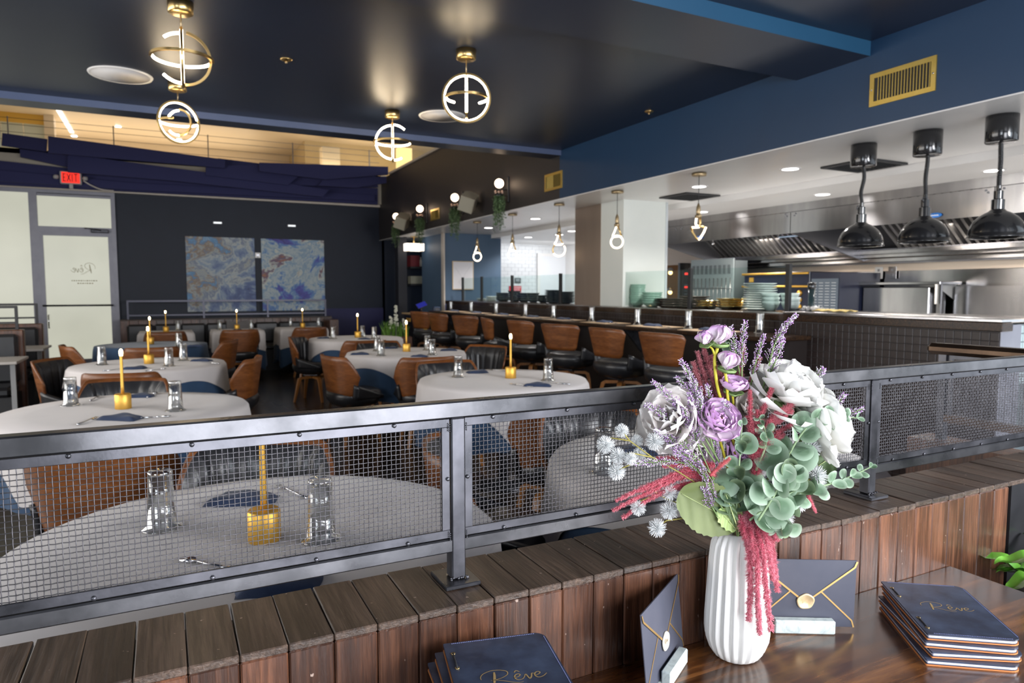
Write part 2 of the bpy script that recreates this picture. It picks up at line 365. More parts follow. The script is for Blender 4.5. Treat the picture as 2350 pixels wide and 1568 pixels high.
# "Reve" in flowing strokes with its circumflex
RV = [([(0, .45), (.01, .64), (.12, .83), (.36, .96), (.62, .93), (.79, .78), (.77, .58), (.6, .42), (.37, .335), (.26, .335)], .6),
      ([(.30, .335), (.44, .30), (.62, .20), (.82, .06), (1.0, -.03), (1.14, .0)], .55), ([(.43, .84), (.405, .6), (.36, .32), (.31, .04)], 1.35),
      ([(.93, .30), (1.06, .36), (1.12, .46), (1.06, .53), (.97, .45), (.945, .28), (1.01, .15), (1.14, .17), (1.22, .30)], .8), ([(.98, .64), (1.05, .75), (1.14, .65)], .8),
      ([(1.22, .30), (1.28, .45), (1.315, .25), (1.35, .13), (1.42, .28), (1.46, .45), (1.52, .42)], .8),
      ([(1.52, .28), (1.64, .34), (1.70, .44), (1.64, .51), (1.55, .43), (1.525, .26), (1.60, .14), (1.74, .18), (1.88, .34)], .75)]
def script_mb(tf, wdt, flip=1):
    """stroke ribbons, tf maps (x, y) on the face to 3-D"""
    m = MB()
    for pts, wf in RV:
        c = catmull([(x * flip, y, 0) for x, y in pts], 5); n = len(c); L = []; R_ = []
        for i, p in enumerate(c):
            t = (c[min(i + 1, n - 1)] - c[max(i - 1, 0)]).normalized(); nn = Vector((-t.y, t.x, 0)) * wdt * wf * .5 * (.55 + .45 * math.sin(PI * (i + .5) / n))
            L.append(tf(p.x + nn.x, p.y + nn.y)); R_.append(tf(p.x - nn.x, p.y - nn.y))
        m.add(L + R_, [(i, i + 1, n + i + 1, n + i) for i in range(n - 1)])
    return m
GOLDI = P('gold_lettering', (.55, .38, .16), .45, .5); GOLDD = P('dull_gold_lettering', (.42, .36, .20), .6)
script_mb(lambda x, y: (-1.07 + x * .19 - 0 * y, 13.685, 1.67 + y * .19 + 0), .055, -1).obj('logo', GOLDD, d)
m = MB(); random.seed(3)
for z, x0, x1 in ((1.545, -1.42, -1.05), (1.50, -1.34, -1.13)):
    x = x0
    while x < x1: w_ = random.uniform(.012, .03); m.box(x, x + w_, 13.683, 13.688, z, z + .016); x += w_ + .012
m.obj('small_print', GOLDD, d)
# mezzanine edge: overlapping boards of indigo fabric, each at its own depth
fa = thing('acoustic_fascia', 'overlapping crooked indigo boards below the mezzanine edge', 'fascia')
boards = [(13.45, [(-60, 362), (140, 384), (300, 400), (867, 432), (867, 470), (267, 438), (-60, 421)]),
          (13.20, [(5, 305), (108, 319), (106, 348), (3, 334)]), (13.30, [(45, 342), (156, 357), (156, 384), (46, 360)]),
          (13.02, [(110, 312), (516, 366), (516, 386), (110, 351)]), (13.14, [(155, 353), (340, 378), (600, 412), (755, 436), (740, 452), (400, 415), (155, 395)]),
          (13.10, [(472, 383), (600, 377), (690, 400), (660, 425), (472, 402)]), (13.26, [(500, 363), (620, 378), (860, 392), (868, 430), (660, 425), (500, 408)]),
          (12.96, [(595, 373), (921, 385), (918, 403), (747, 412), (595, 393)]), (13.08, [(740, 413), (901, 406), (898, 421), (815, 431), (730, 426)]),
          (13.36, [(-60, 385), (300, 420), (860, 448), (860, 462), (300, 436), (-60, 412)])]
for Y, pl in boards:
    pts = [at(x, y, Y=Y) for x, y in pl][::-1]; pts = [Vector((min(p.x, 3.885), p.y, p.z)) for p in pts]; n = len(pts); m = MB()
    m.add([(p.x, Y, p.z) for p in pts] + [(p.x, Y + .05, p.z) for p in pts], [tuple(range(n)), tuple(range(n, 2 * n))[::-1]] + [(i, n + i, n + (i + 1) % n, (i + 1) % n) for i in range(n)])
    m.obj('board', FASC, fa)
bx('upper_wall', P('cream_paint', (.42, .38, .31), .5), -4.2, 3.9, 13.52, 13.7, 3.10, 3.66)
bx('mezzanine_floor', TAN, -4.2, 3.9, 13.52, 17.0, 3.58, 3.66)
bx('ceiling', TAN, -4.2, 8, 6.76, 17.4, 4.53, 4.62)
bx('upper_wall', OLIVE, 2.70, 8, 15.0, 17, 3.6, 4.53)
bx('upper_wall', TAN, -4.2, 2.7, 17.0, 17.2, 3.6, 4.55); bx('upper_wall', TAN, 4.02, 8, 13.95, 14.05, 2.5, 3.75)
PALE = P('pale_green_panel', (.50, .52, .42), .5); PALB = P('pale_blue_panel', (.38, .44, .42), .4)
bx('upper_wall', GOLDP, -4.2, -1.72, 15.0, 15.2, 4.36, 4.53); bx('upper_wall', TAN, -1.85, -1.70, 14.9, 15.15, 3.66, 4.53)
for i in range(7): bx('wall_panel', PALB if i % 3 == 1 else PALE, -4.15 + i * .33, -3.83 + i * .33, 15.02, 15.06, 3.66, 4.36)
bx('storage_box', P('cream_cardboard', (.66, .55, .38), .6), 2.9, 3.25, 14.2, 14.5, 3.66, 4.28, kind='thing'); tag(bpy.data.objects['storage_box'], 'pale carton on the mezzanine floor behind the cable railing', 'box')
WARMC = emit('lit_column', (1.0, .72, .30), .7)
tag(MB().box(4.55, 4.85, 14.4, 14.6, 3.75, 4.45).obj('lit_pillar_lamp', WARMC), 'glowing amber column lamp at the end of the mezzanine', 'lamp')
lf = MB().box(-1.60, -1.53, 13.98, 16.3, 4.505, 4.53).obj('linear_ceiling_light', emit('linear_light', (1, .93, .82), 1.2)); tag(lf, 'long slim white light strip on the mezzanine ceiling', 'ceiling light')
cr = thing('cable_railing', 'thin steel cable railing above the indigo boards on the mezzanine', 'railing', (0, 13.45, 3.66))
for z in (.12, .24, .36, .46): MB().tube([(-4.2, 0, z), (3.85, 0, z)], .004, 5).obj('cable', STEELD, cr)
for k in range(6): MB().box(-3.6 + k * 1.45 - .008, -3.6 + k * 1.45 + .008, -.008, .008, 0, .48).obj('post', STEELD, cr)
def point(name, loc, pw, col, r=.1):
    l = bpy.data.lights.new(name, 'POINT'); l.energy = pw; l.color = col; l.shadow_soft_size = r
    o = bpy.data.objects.new(name, l); COL.objects.link(o); o.location = loc; return o
area_light('mezzanine_fill', (-.6, 15.6, 3.75), (-.6, 15.5, 5), 5, 2.2, 30, (1, .86, .66)); area_light('mezzanine_fill', (3.4, 14.2, 3.75), (3.4, 14.6, 5), 2.2, .5, 9, (1, .84, .6))  # unseen upward lights, added to brighten the mezzanine ceiling and olive wall
for x, y, nm in ((271, 290, 'nearest the stacked orb pendants'), (170, 312, 'nearest the slim light strip'), (411, 320, 'seen through the lower orb pendant')):
    p = at(x, y, Z=4.53); tag(MB().lathe([(.05, 0), (.05, .012), (1e-5, .012)], 16).obj('mezzanine_downlight', DOWN), 'tiny round downlight in the tan mezzanine ceiling, ' + nm, 'downlight', 'mezzanine downlights').location = (p.x, p.y, 4.517)
# kitchen shell
bx('wall_right', STEEL, 7.62, 7.75, 1.2, 9.2, 0, 2.5); bx('wall_right', KWHITE, 7.62, 7.75, 9.2, 14, 0, 2.5)
bx('kitchen_upper_wall', P('steel_cream_reflection', (.72, .60, .50), .35, .6), 7.60, 7.62, 1.2, 9.2, 1.62, 2.335)  # cream reflection on the upper steel, put into the colour
bx('blue_wall', BLUEK, 4.42, 5.53, 11.4, 12.6, 0, 2.40); bx('baseboard_blue', P('violet_band', (.07, .09, .30), .5), 4.42, 4.83, 11.385, 11.40, 0, 1.18)
bx('trim_3', TRIMW, 4.395, 4.42, 11.38, 11.5, 0, 2.40)
bx('alcove_wall', NAVY, 3.95, 5.2, 13.55, 13.7, 0, 2.40)
bx('alcove_column', P('black_paint', (.010, .010, .016), .5), 3.93, 4.10, 12.55, 12.75, 0, 2.40)
WT = P('white_wall_tile', (.70, .71, .72), .18, noise=(3, (.75, .76, .77), 1)); GROUT = P('grey_grout', (.40, .41, .43), .8)
wl = bx('tiled_wall', GROUT, 5.53, 8.2, 12.6, 12.7, 0, 2.40)
m = MB()
for i in range(16):
    for j in range(30):
        x_ = 5.54 + i * .162 + (.081 if j % 2 else 0)
        if x_ < 7.95: m.box(x_, x_ + .157, 12.596, 12.602, .12 + j * .0755, .12 + j * .0755 + .071)
o = m.obj('wall_tiles', WT, wl); o['kind'] = 'stuff'
kd = thing('door_2', 'plain white kitchen door in the white tiled wall', 'door', (7.0, 12.58, 0)); del kd['category']; kd['kind'] = 'structure'
bx('door_leaf', P('door_white', (.72, .73, .75), .4), 0, .98, -.02, .02, 0, 2.10, parent=kd); MB().box(-.06, 0, -.03, .03, 0, 2.16).box(.98, 1.04, -.03, .03, 0, 2.16).box(0, .98, -.03, .03, 2.10, 2.16).obj('door_frame', KWHITE, kd)
bx('door_hinge_plate', STEELD, .93, .97, -.035, -.02, 1.5, 1.75, parent=kd)
# the boxed column
cl = bx('column', COLW, 4.56, 5.165, 6.28, 6.72, 1.0, 2.40); bx('trim_4', P('corner_trim', (.62, .66, .68), .3, .4), 5.15, 5.175, 6.268, 6.29, 1.0, 2.40)
bx('column', P('taupe_steel_cladding', (.40, .31, .25), .30, .7, noise=(2, (.46, .36, .30), 1), nsc=(1, 1, .3)), 4.555, 5.165, 6.72, 7.28, 1.0, 2.40)
bx('column', COLW, 4.60, 5.12, 6.3, 7.2, 0, 1.0)
# bar pass wall, faced in small black mosaic, and the granite ledge
bx('pass_wall', P('dark_grout', (.060, .055, .053), .8), 4.405, 4.62, 2.30, 11.3, 0, 1.152)
DT = P('black_mosaic_tile', (.020, .013, .012), .30, noise=(40, (.028, .019, .017), 1), spec=.3)
tw = bpy.data.objects['pass_wall']; tp = .0525
tm = MB().box(-.003, .004, 0, .0495, 0, .0495, 0, .0018).mesh('tile', [DT]); far = MB()
for i in range(170):
    for j in range(21):
        y = 2.303 + i * tp; z = 1.147 - (j + 1) * tp
        if y > 11.2: continue
        if i < 32 and j < 9: put('tile', tm, tw, Matrix.Translation((4.402, y, z)))
        else: far.box(4.399, 4.406, y, y + .048, z, z + .048)
o = far.obj('mosaic_tiles', DT, tw); o['kind'] = 'stuff'
bx('return_wall', P('grey_grout_light', (.16, .19, .20), .7), 4.62, 6.0, 2.32, 2.42, 0, 1.19)
rw = bpy.data.objects['return_wall']; PT = P('pale_reflecting_tile', (.36, .46, .47), .12, coat=.4); tm = MB().box(0, .048, -.003, .004, 0, .048, 0, .0025).mesh('tile', [PT])  # window reflection put into the tiles' pale colour
MB().box(4.405, 4.62, 2.296, 2.302, 0, 1.19).obj('corner_strip', ALU, rw)
for i in range(27):
    for j in range(7): put('tile', tm, rw, Matrix.Translation((4.63 + i * tp, 2.318, 1.187 - (j + 1) * tp)))
# walls behind the camera: shop windows on two sides
bx('wall_front', NAVY, -4.3, -.4, -2.5, -2.4, 0, 2.92); bx('wall_front', NAVY, 2.6, 4.6, -2.5, -2.4, 0, 2.92); bx('wall_front', NAVY, -.4, 2.6, -2.5, -2.4, 2.3, 2.92)
bx('wall_right_front', NAVY, 4.5, 4.6, -2.5, -1.6, 0, 2.92); bx('wall_right_front', NAVY, 4.5, 4.6, .4, 1.55, 0, 2.92); bx('wall_right_front', NAVY, 4.5, 4.6, -1.6, .4, 0, .7); bx('wall_right_front', NAVY, 4.5, 4.6, -1.6, .4, 2.35, 2.92)
bx('ceiling', CEILP, 3.9, 4.6, -3, 1.3, 2.40, 2.5)
g = thing('window_2', 'shop window behind the host table', 'window'); del g['category']; g['kind'] = 'structure'
MB().box(-.4, -.34, -2.48, -2.42, .05, 2.3).box(2.54, 2.6, -2.48, -2.42, .05, 2.3).box(1.07, 1.13, -2.48, -2.42, .05, 2.3).box(-.4, 2.6, -2.48, -2.42, 2.24, 2.3).box(-.4, 2.6, -2.48, -2.42, 0, .08).obj('window_frame', ALU, g)
g = thing('window_3', 'shop window beside the host table', 'window'); del g['category']; g['kind'] = 'structure'
MB().box(4.52, 4.58, -1.6, -1.54, .7, 2.35).box(4.52, 4.58, .34, .4, .7, 2.35).box(4.52, 4.58, -1.6, .4, 2.29, 2.35).box(4.52, 4.58, -1.6, .4, .7, .76).obj('window_frame', ALU, g)
# kitchen downlights: white room lights
def downlight(x, y, z, pw, n):
    t = thing('downlight', n, 'downlight', (x, y, z), 0, 'round downlights in the white kitchen ceiling')
    MB().lathe([(.066, -.004), (.082, -.006), (.086, 0)], 24, cap=False).obj('trim_ring', KWHITE, t)
    MB().lathe([(1e-5, -.003), (.066, -.003)], 20).obj('lens', DOWN, t)
    l = bpy.data.lights.new('downlight_beam', 'SPOT'); l.energy = pw; l.spot_size = 2.5; l.spot_blend = .6; l.shadow_soft_size = .06; l.color = (1, .96, .92)
    o = bpy.data.objects.new('downlight_beam', l); COL.objects.link(o); o.location = (x, y, z - .02)
dls = [(4.69, 10.13, 2.4, 'downlight above the farthest end of the bar counter'), (4.69, 8.55, 2.4, 'downlight before the framed drawing and blue wall, nearer than its neighbour'),
       (4.66, 5.19, 2.4, 'downlight directly behind the triangular bar pendant'), (4.66, 4.10, 2.4, 'downlight between the dark ceiling vent and the heat lamps'),
       (5.80, 10.84, 2.335, 'downlight nearest the white tiled wall'), (6.0, 10.1, 2.335, 'lower of two close downlights beside the column top'), (5.82, 9.4, 2.335, 'upper of two close downlights beside the column top'),
       (5.80, 6.40, 2.335, 'downlight just past the column before the steel hood'), (5.80, 4.70, 2.335, 'downlight next to the hood between the two ceiling vents'), (5.84, 3.16, 2.335, 'downlight half hidden by the nearest heat lamp cord')]
for x, y, z, n in dls: downlight(x, y, z, 34, n)
for y_ in (6.5, 4.3, 2.4): area_light('hood_light', (6.72, y_, 2.02), (6.85, y_, 1), .35, .9, 14, (1, .90, .80))
area_light('kitchen_fill', (5.4, 5.2, .95), (5.4, 5.2, 3), 1.3, 6.5, 26, (1, .96, .92))
area_light('kitchen_fill', (6.8, 11.3, 2.2), (6.8, 12.3, .5), 1.6, .8, 18, (.95, .97, 1))
# ================================================================ ceiling fixtures
def arc(r, a0, a1, n, plane, c=(0, 0, 0)):
    out = []
    for i in range(n + 1):
        a = math.radians(a0 + (a1 - a0) * i / n); u, v = r * math.cos(a), r * math.sin(a)
        out.append({'xz': (c[0] + u, c[1], c[2] + v), 'yz': (c[0], c[1] + u, c[2] + v), 'xy': (c[0] + u, c[1] + v, c[2])}[plane])
    return out
def orb(x, y, rz, label, drop, sc_=1.0, variant=0, tilt=0):
    t = thing('orb_pendant_light', label, 'pendant light', (x, y, 2.917), rz, 'gold orb pendants on the dark ceiling')
    MB().lathe([(1e-5, -.062), (.052, -.062), (.062, -.056), (.064, 0)], 28).obj('canopy', BRASS, t)
    MB().tube([(0, 0, -.06), (0, 0, -drop + .15 * sc_)], .004, 6).obj('cord', BRASSD, t)
    R = .150 * sc_; z = -drop; E_ = Matrix.Rotation(tilt, 3, 'Z')
    def band(pl, a0, a1, r, led0, led1, name):
        b = MB().tube([E_ @ Vector(p) for p in arc(r, a0, a1, 40, pl, (0, 0, z))], .0095, 4, closed=False, sm=False).obj(name, BRASS, t)
        MB().tube([E_ @ Vector(p) for p in arc(r - .008, led0, led1, 36, pl, (0, 0, z))], .0075, 6).obj('led_strip', LEDM, b)
    if variant == 0:
        band('xz', 0, 360, R, 0, 360, 'ring'); band('xy', 180, 360, R * .90, 128, 180, 'half_ring'); MB().tube(arc(R * .90, 0, 52, 14, 'xy', (0, 0, z)), .0075, 6).obj('led_strip', LEDM, t)
        band('yz', 235, 285, R * .84, 112, 240, 'upright_ring'); MB().tube([(0, 0, z + .07), (0, 0, z + R)], .009, 8).obj('socket', BRASS, t)
    elif variant == 1:
        band('yz', 0, 360, R, 105, 255, 'upright_ring'); band('xy', 180, 360, R, 15, 176, 'half_ring'); band('xz', -85, 80, R * .92, 92, 130, 'ring'); MB().tube(arc(R * .92 - .008, 225, 268, 12, 'xz', (0, 0, z)), .0075, 6).obj('led_strip', LEDM, t)
    elif variant == 3:
        band('yz', 0, 360, R, 105, 255, 'upright_ring'); band('xy', 180, 360, R, 5, 176, 'half_ring'); band('xz', 170, 190, R * .95, 95, 265, 'ring')
        for q in ((48, 85), (275, 300)): MB().tube(arc(R * .95, q[0], q[1], 12, 'xz', (0, 0, z)), .0075, 6).obj('led_strip', LEDM, t)
    else:
        E_ = Matrix.Rotation(.42, 3, 'Z'); band('xz', 0, 360, R, 15, 350, 'ring'); E_ = Matrix.Rotation(.1, 3, 'Z'); band('xy', 180, 250, R * .92, 12, 176, 'half_ring')
        E_ = Matrix.Rotation(-.5, 3, 'Z'); band('xz', -88, 85, R * .62, 88, 150, 'upright_ring'); MB().tube([E_ @ Vector(p) for p in arc(R * .62, 220, 270, 12, 'xz', (0, 0, z))], .0075, 6).obj('led_strip', LEDM, t)
orb(1.752, 4.114, -.402, 'gold orb pendant with its big ring square on, before the ceiling speaker', .298, 1.0, 0)
orb(1.770, 5.765, -.298, 'smaller looking gold orb pendant hanging over the end of the pale beam', .262, 1.05, 3)
orb(.118, 4.126, -.029, 'gold orb pendant hanging highest, its canopy cut by the picture top', .29, 1.0, 1)
orb(.125, 5.704, -.022, 'gold orb pendant in front of the mezzanine, below another orb', .285, 1.0, 2)
for (x, y), n in (((-.235, 5.68), 'round white ceiling speaker beside the stacked orb pendants'), ((2.21, 5.73), 'round white ceiling speaker partly behind an orb pendant ring')):
    t = thing('ceiling_speaker', n, 'ceiling speaker', (x, y, 2.917)); MB().lathe([(.185, -.006), (.20, -.008), (.205, 0)], 40, cap=False).obj('rim', KWHITE, t)
    MB().lathe([(1e-5, -.007), (.186, -.006)], 40).obj('grille', P('speaker_grille', (.52, .50, .49), .7, bump=(1500, .3)), t)
for (x, y), n in (((.76, 4.81), 'small brass disc on the dark ceiling between the orb pendants'), ((3.73, 4.79), 'small brass sprinkler on the dark ceiling near the blue soffit')):
    t = thing('sprinkler', n, 'sprinkler', (x, y, 2.917)); MB().lathe([(1e-5, -.016), (.02, -.014), (.038, -.004), (.04, 0)], 20).obj('cover', BRASS, t); MB().tube([(0, 0, -.012), (0, 0, -.026)], .008, 8).obj('nozzle', BRASSD, t)
# bar pendants with bent neon-like tubes
def bulb(y, label, kind, zs):
    t = thing('bulb_pendant_light', label, 'pendant light', (4.11, y, 2.395), -YAW - .35, 'bent tube pendants over the bar')
    MB().lathe([(1e-5, -.022), (.060, -.022), (.062, -.018), (.062, 0)], 24).obj('canopy', BRASSD, t)
    z0 = zs - 2.395
    MB().tube([(0, 0, -.02), (0, 0, z0)], .003, 6).obj('cord', BLACKP, t)
    MB().lathe([(.006, z0), (.012, z0 - .02), (.017, z0 - .03), (.020, z0 - .08), (.018, z0 - .095), (.028, z0 - .10), (.028, z0 - .125), (1e-5, z0 - .125)], 16).obj('socket', BRASSD, t)
    z = z0 - .125
    if kind == 0:
        zc = z - .155; r = .062
        MB().tube(catmull([(-.008, .004, z), (-.026, .006, z - .05), (-.045, .008, z - .098), (0, .008, z - .100), (.046, .004, z - .098)], 4), .0078, 8).obj('tube', LEDW, t)
        MB().tube([(.012, -.004, z), (.030, -.004, z - .05), (.045, 0, z - .095)], .0085, 8).obj('tube_back', BRASS, t)
        MB().tube(arc(r, 0, 360, 32, 'xz', (0, 0, zc)), .0078, 8).obj('tube_ring', LEDW, t)
    elif kind == 1:
        zc = z - .17; r = .075
        MB().tube(catmull([(-.012, .004, z), (-.034, .006, z - .07), (-.055, .008, z - .105), (.02, .01, z - .110), (.045, .0, z - .098)], 4), .0078, 8).obj('tube', LEDW, t)
        MB().tube([(.014, -.004, z), (.020, -.006, z - .05), (.046, 0, z - .095)], .0085, 8).obj('tube_back', BRASS, t)
        MB().tube(arc(r, -150, 35, 24, 'xz', (0, 0, zc)), .0078, 8).obj('tube_ring', LEDW, t)
        MB().tube(arc(r, 130, 212, 12, 'xz', (0, 0, zc)), .0085, 8).obj('tube_ring_back', BRASS, t)
    else:
        MB().tube(catmull([(-.016, .0, z), (-.018, .004, z - .055), (.01, .01, z - .075), (-.055, .01, z - .078)], 5), .0088, 8).obj('tube', LEDW, t)
        MB().tube([(.016, 0, z), (.020, -.004, z - .05), (.004, .0, z - .07), (.05, 0, z - .075)], .009, 8).obj('tube_back', BRASS, t)
        MB().tube([(.066, 0, z - .078), (.05, .0, z - .12), (.018, 0, z - .175), (.004, 0, z - .185)], .0088, 8).obj('tube_ring', LEDW, t)
        MB().tube([(-.060, 0, z - .078), (-.045, 0, z - .12), (-.014, 0, z - .170), (.004, 0, z - .185)], .009, 8).obj('tube_ring_back', BRASS, t)
bulb(4.58, 'bent tube pendant ending in a glowing triangle, nearest the heat lamps', 2, 2.14)
bulb(5.77, 'bent tube pendant with a round loop hanging before the white column', 0, 2.165)
bulb(6.92, 'bent tube pendant with an open hooked loop, first beyond the white column', 1, 2.16)
bulb(8.12, 'bent tube pendant with a loop before the white tiled wall', 0, 2.14)
bulb(9.27, 'bent tube pendant with a loop before the slate blue wall', 0, 2.165)
# black heat lamps on coiled cords
def heat_lamp(y, label, k):
    t = thing('heat_lamp', label, 'heat lamp', (4.32, y, 2.395), .3 * k, 'black heat lamps over the kitchen pass')
    MB().lathe([(1e-5, -.150), (.078, -.150), (.082, -.145), (.082, 0)], 32).obj('canopy', BLACKG, t)
    pts = []; n = 360
    for i in range(n + 1):
        u = i / n; a = u * 2 * PI * 30; cx = .014 * math.sin(u * PI * 2 + k) * min(1, (1 - u) * 4); r = .0095
        pts.append((cx + r * math.cos(a), r * math.sin(a), -.15 - u * .255))
    MB().tube(pts, .0044, 5).obj('coiled_cord', BLACKG, t)
    MB().lathe([(1e-5, -.395), (.013, -.395), (.013, -.42), (.024, -.425), (.024, -.47), (.033, -.475), (.033, -.53), (.04, -.535)], 28, sm=False).obj('socket', BLACKG, t)
    MB().tube(arc(.014, 0, 300, 12, 'xz', (-.034, 0, -.43)), .003, 5).obj('switch', BLACKM, t)
    pr = [(.04, -.535)] + [(.145 * math.sin(a), -.685 + .150 * math.cos(a)) for a in [math.radians(x) for x in range(18, 91, 8)]] + [(.150, -.688), (.150, -.695), (.145, -.695)] + [(.138 * math.sin(a), -.69 + .142 * math.cos(a)) for a in [math.radians(x) for x in range(90, 10, -12)]]
    MB().lathe(pr, 40).obj('dome', BLACKG, t)
heat_lamp(3.18, 'black domed heat lamp farthest from the corner, before the ceiling vent', 0)
heat_lamp(2.735, 'black domed heat lamp in the middle of the three', 1)
heat_lamp(2.305, 'black domed heat lamp nearest the corner of the pass', 2)
for y, n in ((5.75, 'black square ceiling vent behind the triangular pendant'), (3.70, 'black square ceiling vent behind the farthest heat lamp')):
    t = thing('ceiling_vent', n, 'ceiling vent', (5.03, y, 2.396)); m = MB()
    m.box(-.23, .23, -.22, -.19, -.012, .002).box(-.23, .23, .19, .22, -.012, .002).box(-.23, -.20, -.19, .19, -.012, .002).box(.20, .23, -.19, .19, -.012, .002)
    m.obj('frame', BLACKP, t); MB().box(-.2, .2, -.19, .19, -.001, .002).obj('backing', BLACKP, t)
    sl = MB().box(-.2, .2, -.009, .009, -.008, -.005).mesh('slat', [P('vent_grey', (.05, .05, .05), .5)])
    for k in range(9): put('slat', sl, t, Matrix.Translation((0, -.16 + k * .04, 0)) @ Matrix.Rotation(.5, 4, 'X'))
# brass wall registers in the soffit
def register(y0, y1, z0, z1, label, split=False, plain=False):
    t = thing('wall_vent', label, 'wall vent', (3.9, (y0 + y1) / 2, (z0 + z1) / 2)); a = (y1 - y0) / 2; b = (z1 - z0) / 2; f = .028
    MB().box(-.008, 0, -a, a, b - f, b).box(-.008, 0, -a, a, -b, -b + f).box(-.008, 0, -a, -a + f, -b + f, b - f).box(-.008, 0, a - f, a, -b + f, b - f).obj('frame', GOLDR, t)
    MB().box(-.001, 0, -a + f, a - f, -b + f, b - f).obj('duct_opening', BLACKP, t)
    n = int((2 * a - 2 * f) / .0185); sl = MB().box(-.0075, .001, -.0018, .0018, -b + f, b - f).mesh('louver', [GOLDR])
    for i in range(n): put('louver', sl, t, Matrix.Translation((0, -a + f + .009 + i * .0185, 0)) @ Matrix.Rotation((.25 if not split or i < n * .5 else -1.2), 4, 'Z'))
    sc1 = MB().lathe([(1e-5, .0), (.004, 0), (.005, .002), (1e-5, .002)], 10).xf(Matrix.Rotation(-PI / 2, 4, 'Y')).mesh('screw', [CHROME])
    for s in (-1, 1): put('screw', sc1, t, Matrix.Translation((-.009, s * (a - f / 2), 0)))
GOLDR = P('satin_gold_metal', (.60, .42, .10), .34, .85, noise=(20, (.66, .48, .14), 1))
register(2.437, 2.842, 2.517, 2.712, 'large brass louvred vent high in the blue soffit, nearest of three')
register(6.50, 6.884, 2.511, 2.70, 'brass vent in the soffit above the open-loop pendant', True)
register(10.26, 10.655, 2.518, 2.695, 'small brass vent between the globe lamps on the dark soffit', True)
# ================================================================ hood and kitchen
t = thing('extractor_hood', 'long stainless steel extractor hood over the cooking line', 'extractor hood', (0, 0, 0))
for a, b in ((1.35, 3.30), (3.30, 5.37), (5.37, 7.60)):
    MB().box(6.13, 6.145, a + .004, b - .004, 2.018, 2.245).obj('front_panel', STEEL, t)
MB().box(6.125, 6.15, 1.35, 7.6, 2.25, 2.335).obj('top_flashing', STEEL, t)
BOLT = MB().lathe([(.009, 0), (.009, .005), (1e-5, .008)], 8).xf(Matrix.Rotation(-PI / 2, 4, 'Y')).mesh('bolt', [STEELD])
for yy in (3.30, 5.37, 7.2):
    for dy, dz in ((-.05, .0), (-.07, .02), (.05, 0), (.07, .02)): put('bolt', BOLT, t, Matrix.Translation((6.13, yy + dy, 2.205 + dz)))
for yy in (7.585, 5.36, 3.30):
    MB().add([(6.14, yy, 2.018), (7.42, yy, 1.72), (7.42, yy, 2.335), (6.14, yy, 2.335), (6.14, yy + .015, 2.018), (7.42, yy + .015, 1.72), (7.42, yy + .015, 2.335), (6.14, yy + .015, 2.335)],
             [(0, 1, 2, 3), (7, 6, 5, 4), (0, 4, 5, 1), (1, 5, 6, 2)]).obj('end_panel', P('hood_grey_steel', (.30, .30, .32), .35, .9), t)
FILT = P('greasy_filter_steel', (.42, .41, .40), .30, .85, noise=(4, (.62, .60, .58), 1))
m = MB()
for k in range(6):     # one baffle filter: slanting ridges
    y = .01 + k * .08; m.add([(0, y, 0), (0, y + .03, 0), (.62, y + .03, -.47), (.62, y, -.47), (0.03, y, .035), (.03, y + .03, .035), (.65, y + .03, -.435), (.65, y, -.435)][::1],
          [(0, 1, 2, 3), (7, 6, 5, 4), (0, 4, 5, 1), (1, 5, 6, 2), (2, 6, 7, 3), (3, 7, 4, 0)])
fm = m.mesh('baffle_filter', [FILT])
y = 1.4
while y < 7.5:
    if abs(y + .25 - 5.37) > .24 and abs(y + .25 - 3.3) > .24: put('baffle_filter', fm, t, Matrix.Translation((6.66, y, 2.31)))
    y += .505
MB().add([(6.70, 1.36, 2.335), (7.35, 1.36, 1.84), (7.35, 7.58, 1.84), (6.70, 7.58, 2.335)], [(0, 1, 2, 3)]).obj('filter_backing', P('hood_dark', (.045, .045, .05), .5, .5), t)
for i, (x0, x1, z0, z1) in enumerate(((7.18, 7.24, 1.80, 1.845), (7.28, 7.34, 1.765, 1.805), (7.36, 7.42, 1.715, 1.76))):
    MB().box(x0, x1, 1.36, 7.58, z0, z1, 0, .004).obj('gutter_rail', STEEL, t)
MB().box(7.24, 7.6, 1.36, 7.58, 1.84, 1.86).box(7.42, 7.6, 1.36, 7.58, 1.70, 1.72).obj('back_plate', STEELD, t)
for y in (7.0, 5.9, 4.2, 2.9):
    MB().tube([(6.55, y, 2.3), (6.55, y, 2.03)], .008, 6).lathe([(1e-5, -.03), (.022, -.03), (.022, 0), (1e-5, 0)], 10, (6.55, y, 2.03)).obj('spray_nozzle', CHROME, t)
MB().tube([(6.5, 5.85, 2.02), (6.5, 5.55, 2.02)], .010, 6).obj('pipe', P('blue_white_pipe', (.45, .6, .8), .3), t)
BLOGO = P('blue_badge', (.01, .17, .58), .35); WMARK = P('badge_white', (.8, .85, .9), .4)
for (px_, py_), n in (((1605, 545), 'blue oval badge on the hood edge behind the triangular pendant'), ((2146, 494), 'blue oval badge on the hood edge beside the middle heat lamp')):
    p = at(px_, py_, X=6.12); b = thing('maker_badge', n, 'badge', p)
    MB().lathe([(1e-5, .004), (.06, .003), (.062, 0)], 24).xf(Matrix.Rotation(-PI / 2, 4, 'Y') @ Matrix.Diagonal((.36, 1, 1, 1))).obj('plate', BLOGO, b)
    m = MB()
    for k in range(7): m.box(-.006, -.004, -.034 + k * .0102, -.034 + k * .0102 + .007, -.006, .005 if k % 2 else .002)
    m.obj('badge_letters', WMARK, b)
def cook(name, label, cat, loc): return thing(name, label, cat, loc)
NVE = P('navy_enamel', (.012, .016, .038), .3, coat=.3)
o_ = cook('range_oven', 'navy and gold range with brass rails behind the white plates', 'oven', (6.9, 5.73, 0))
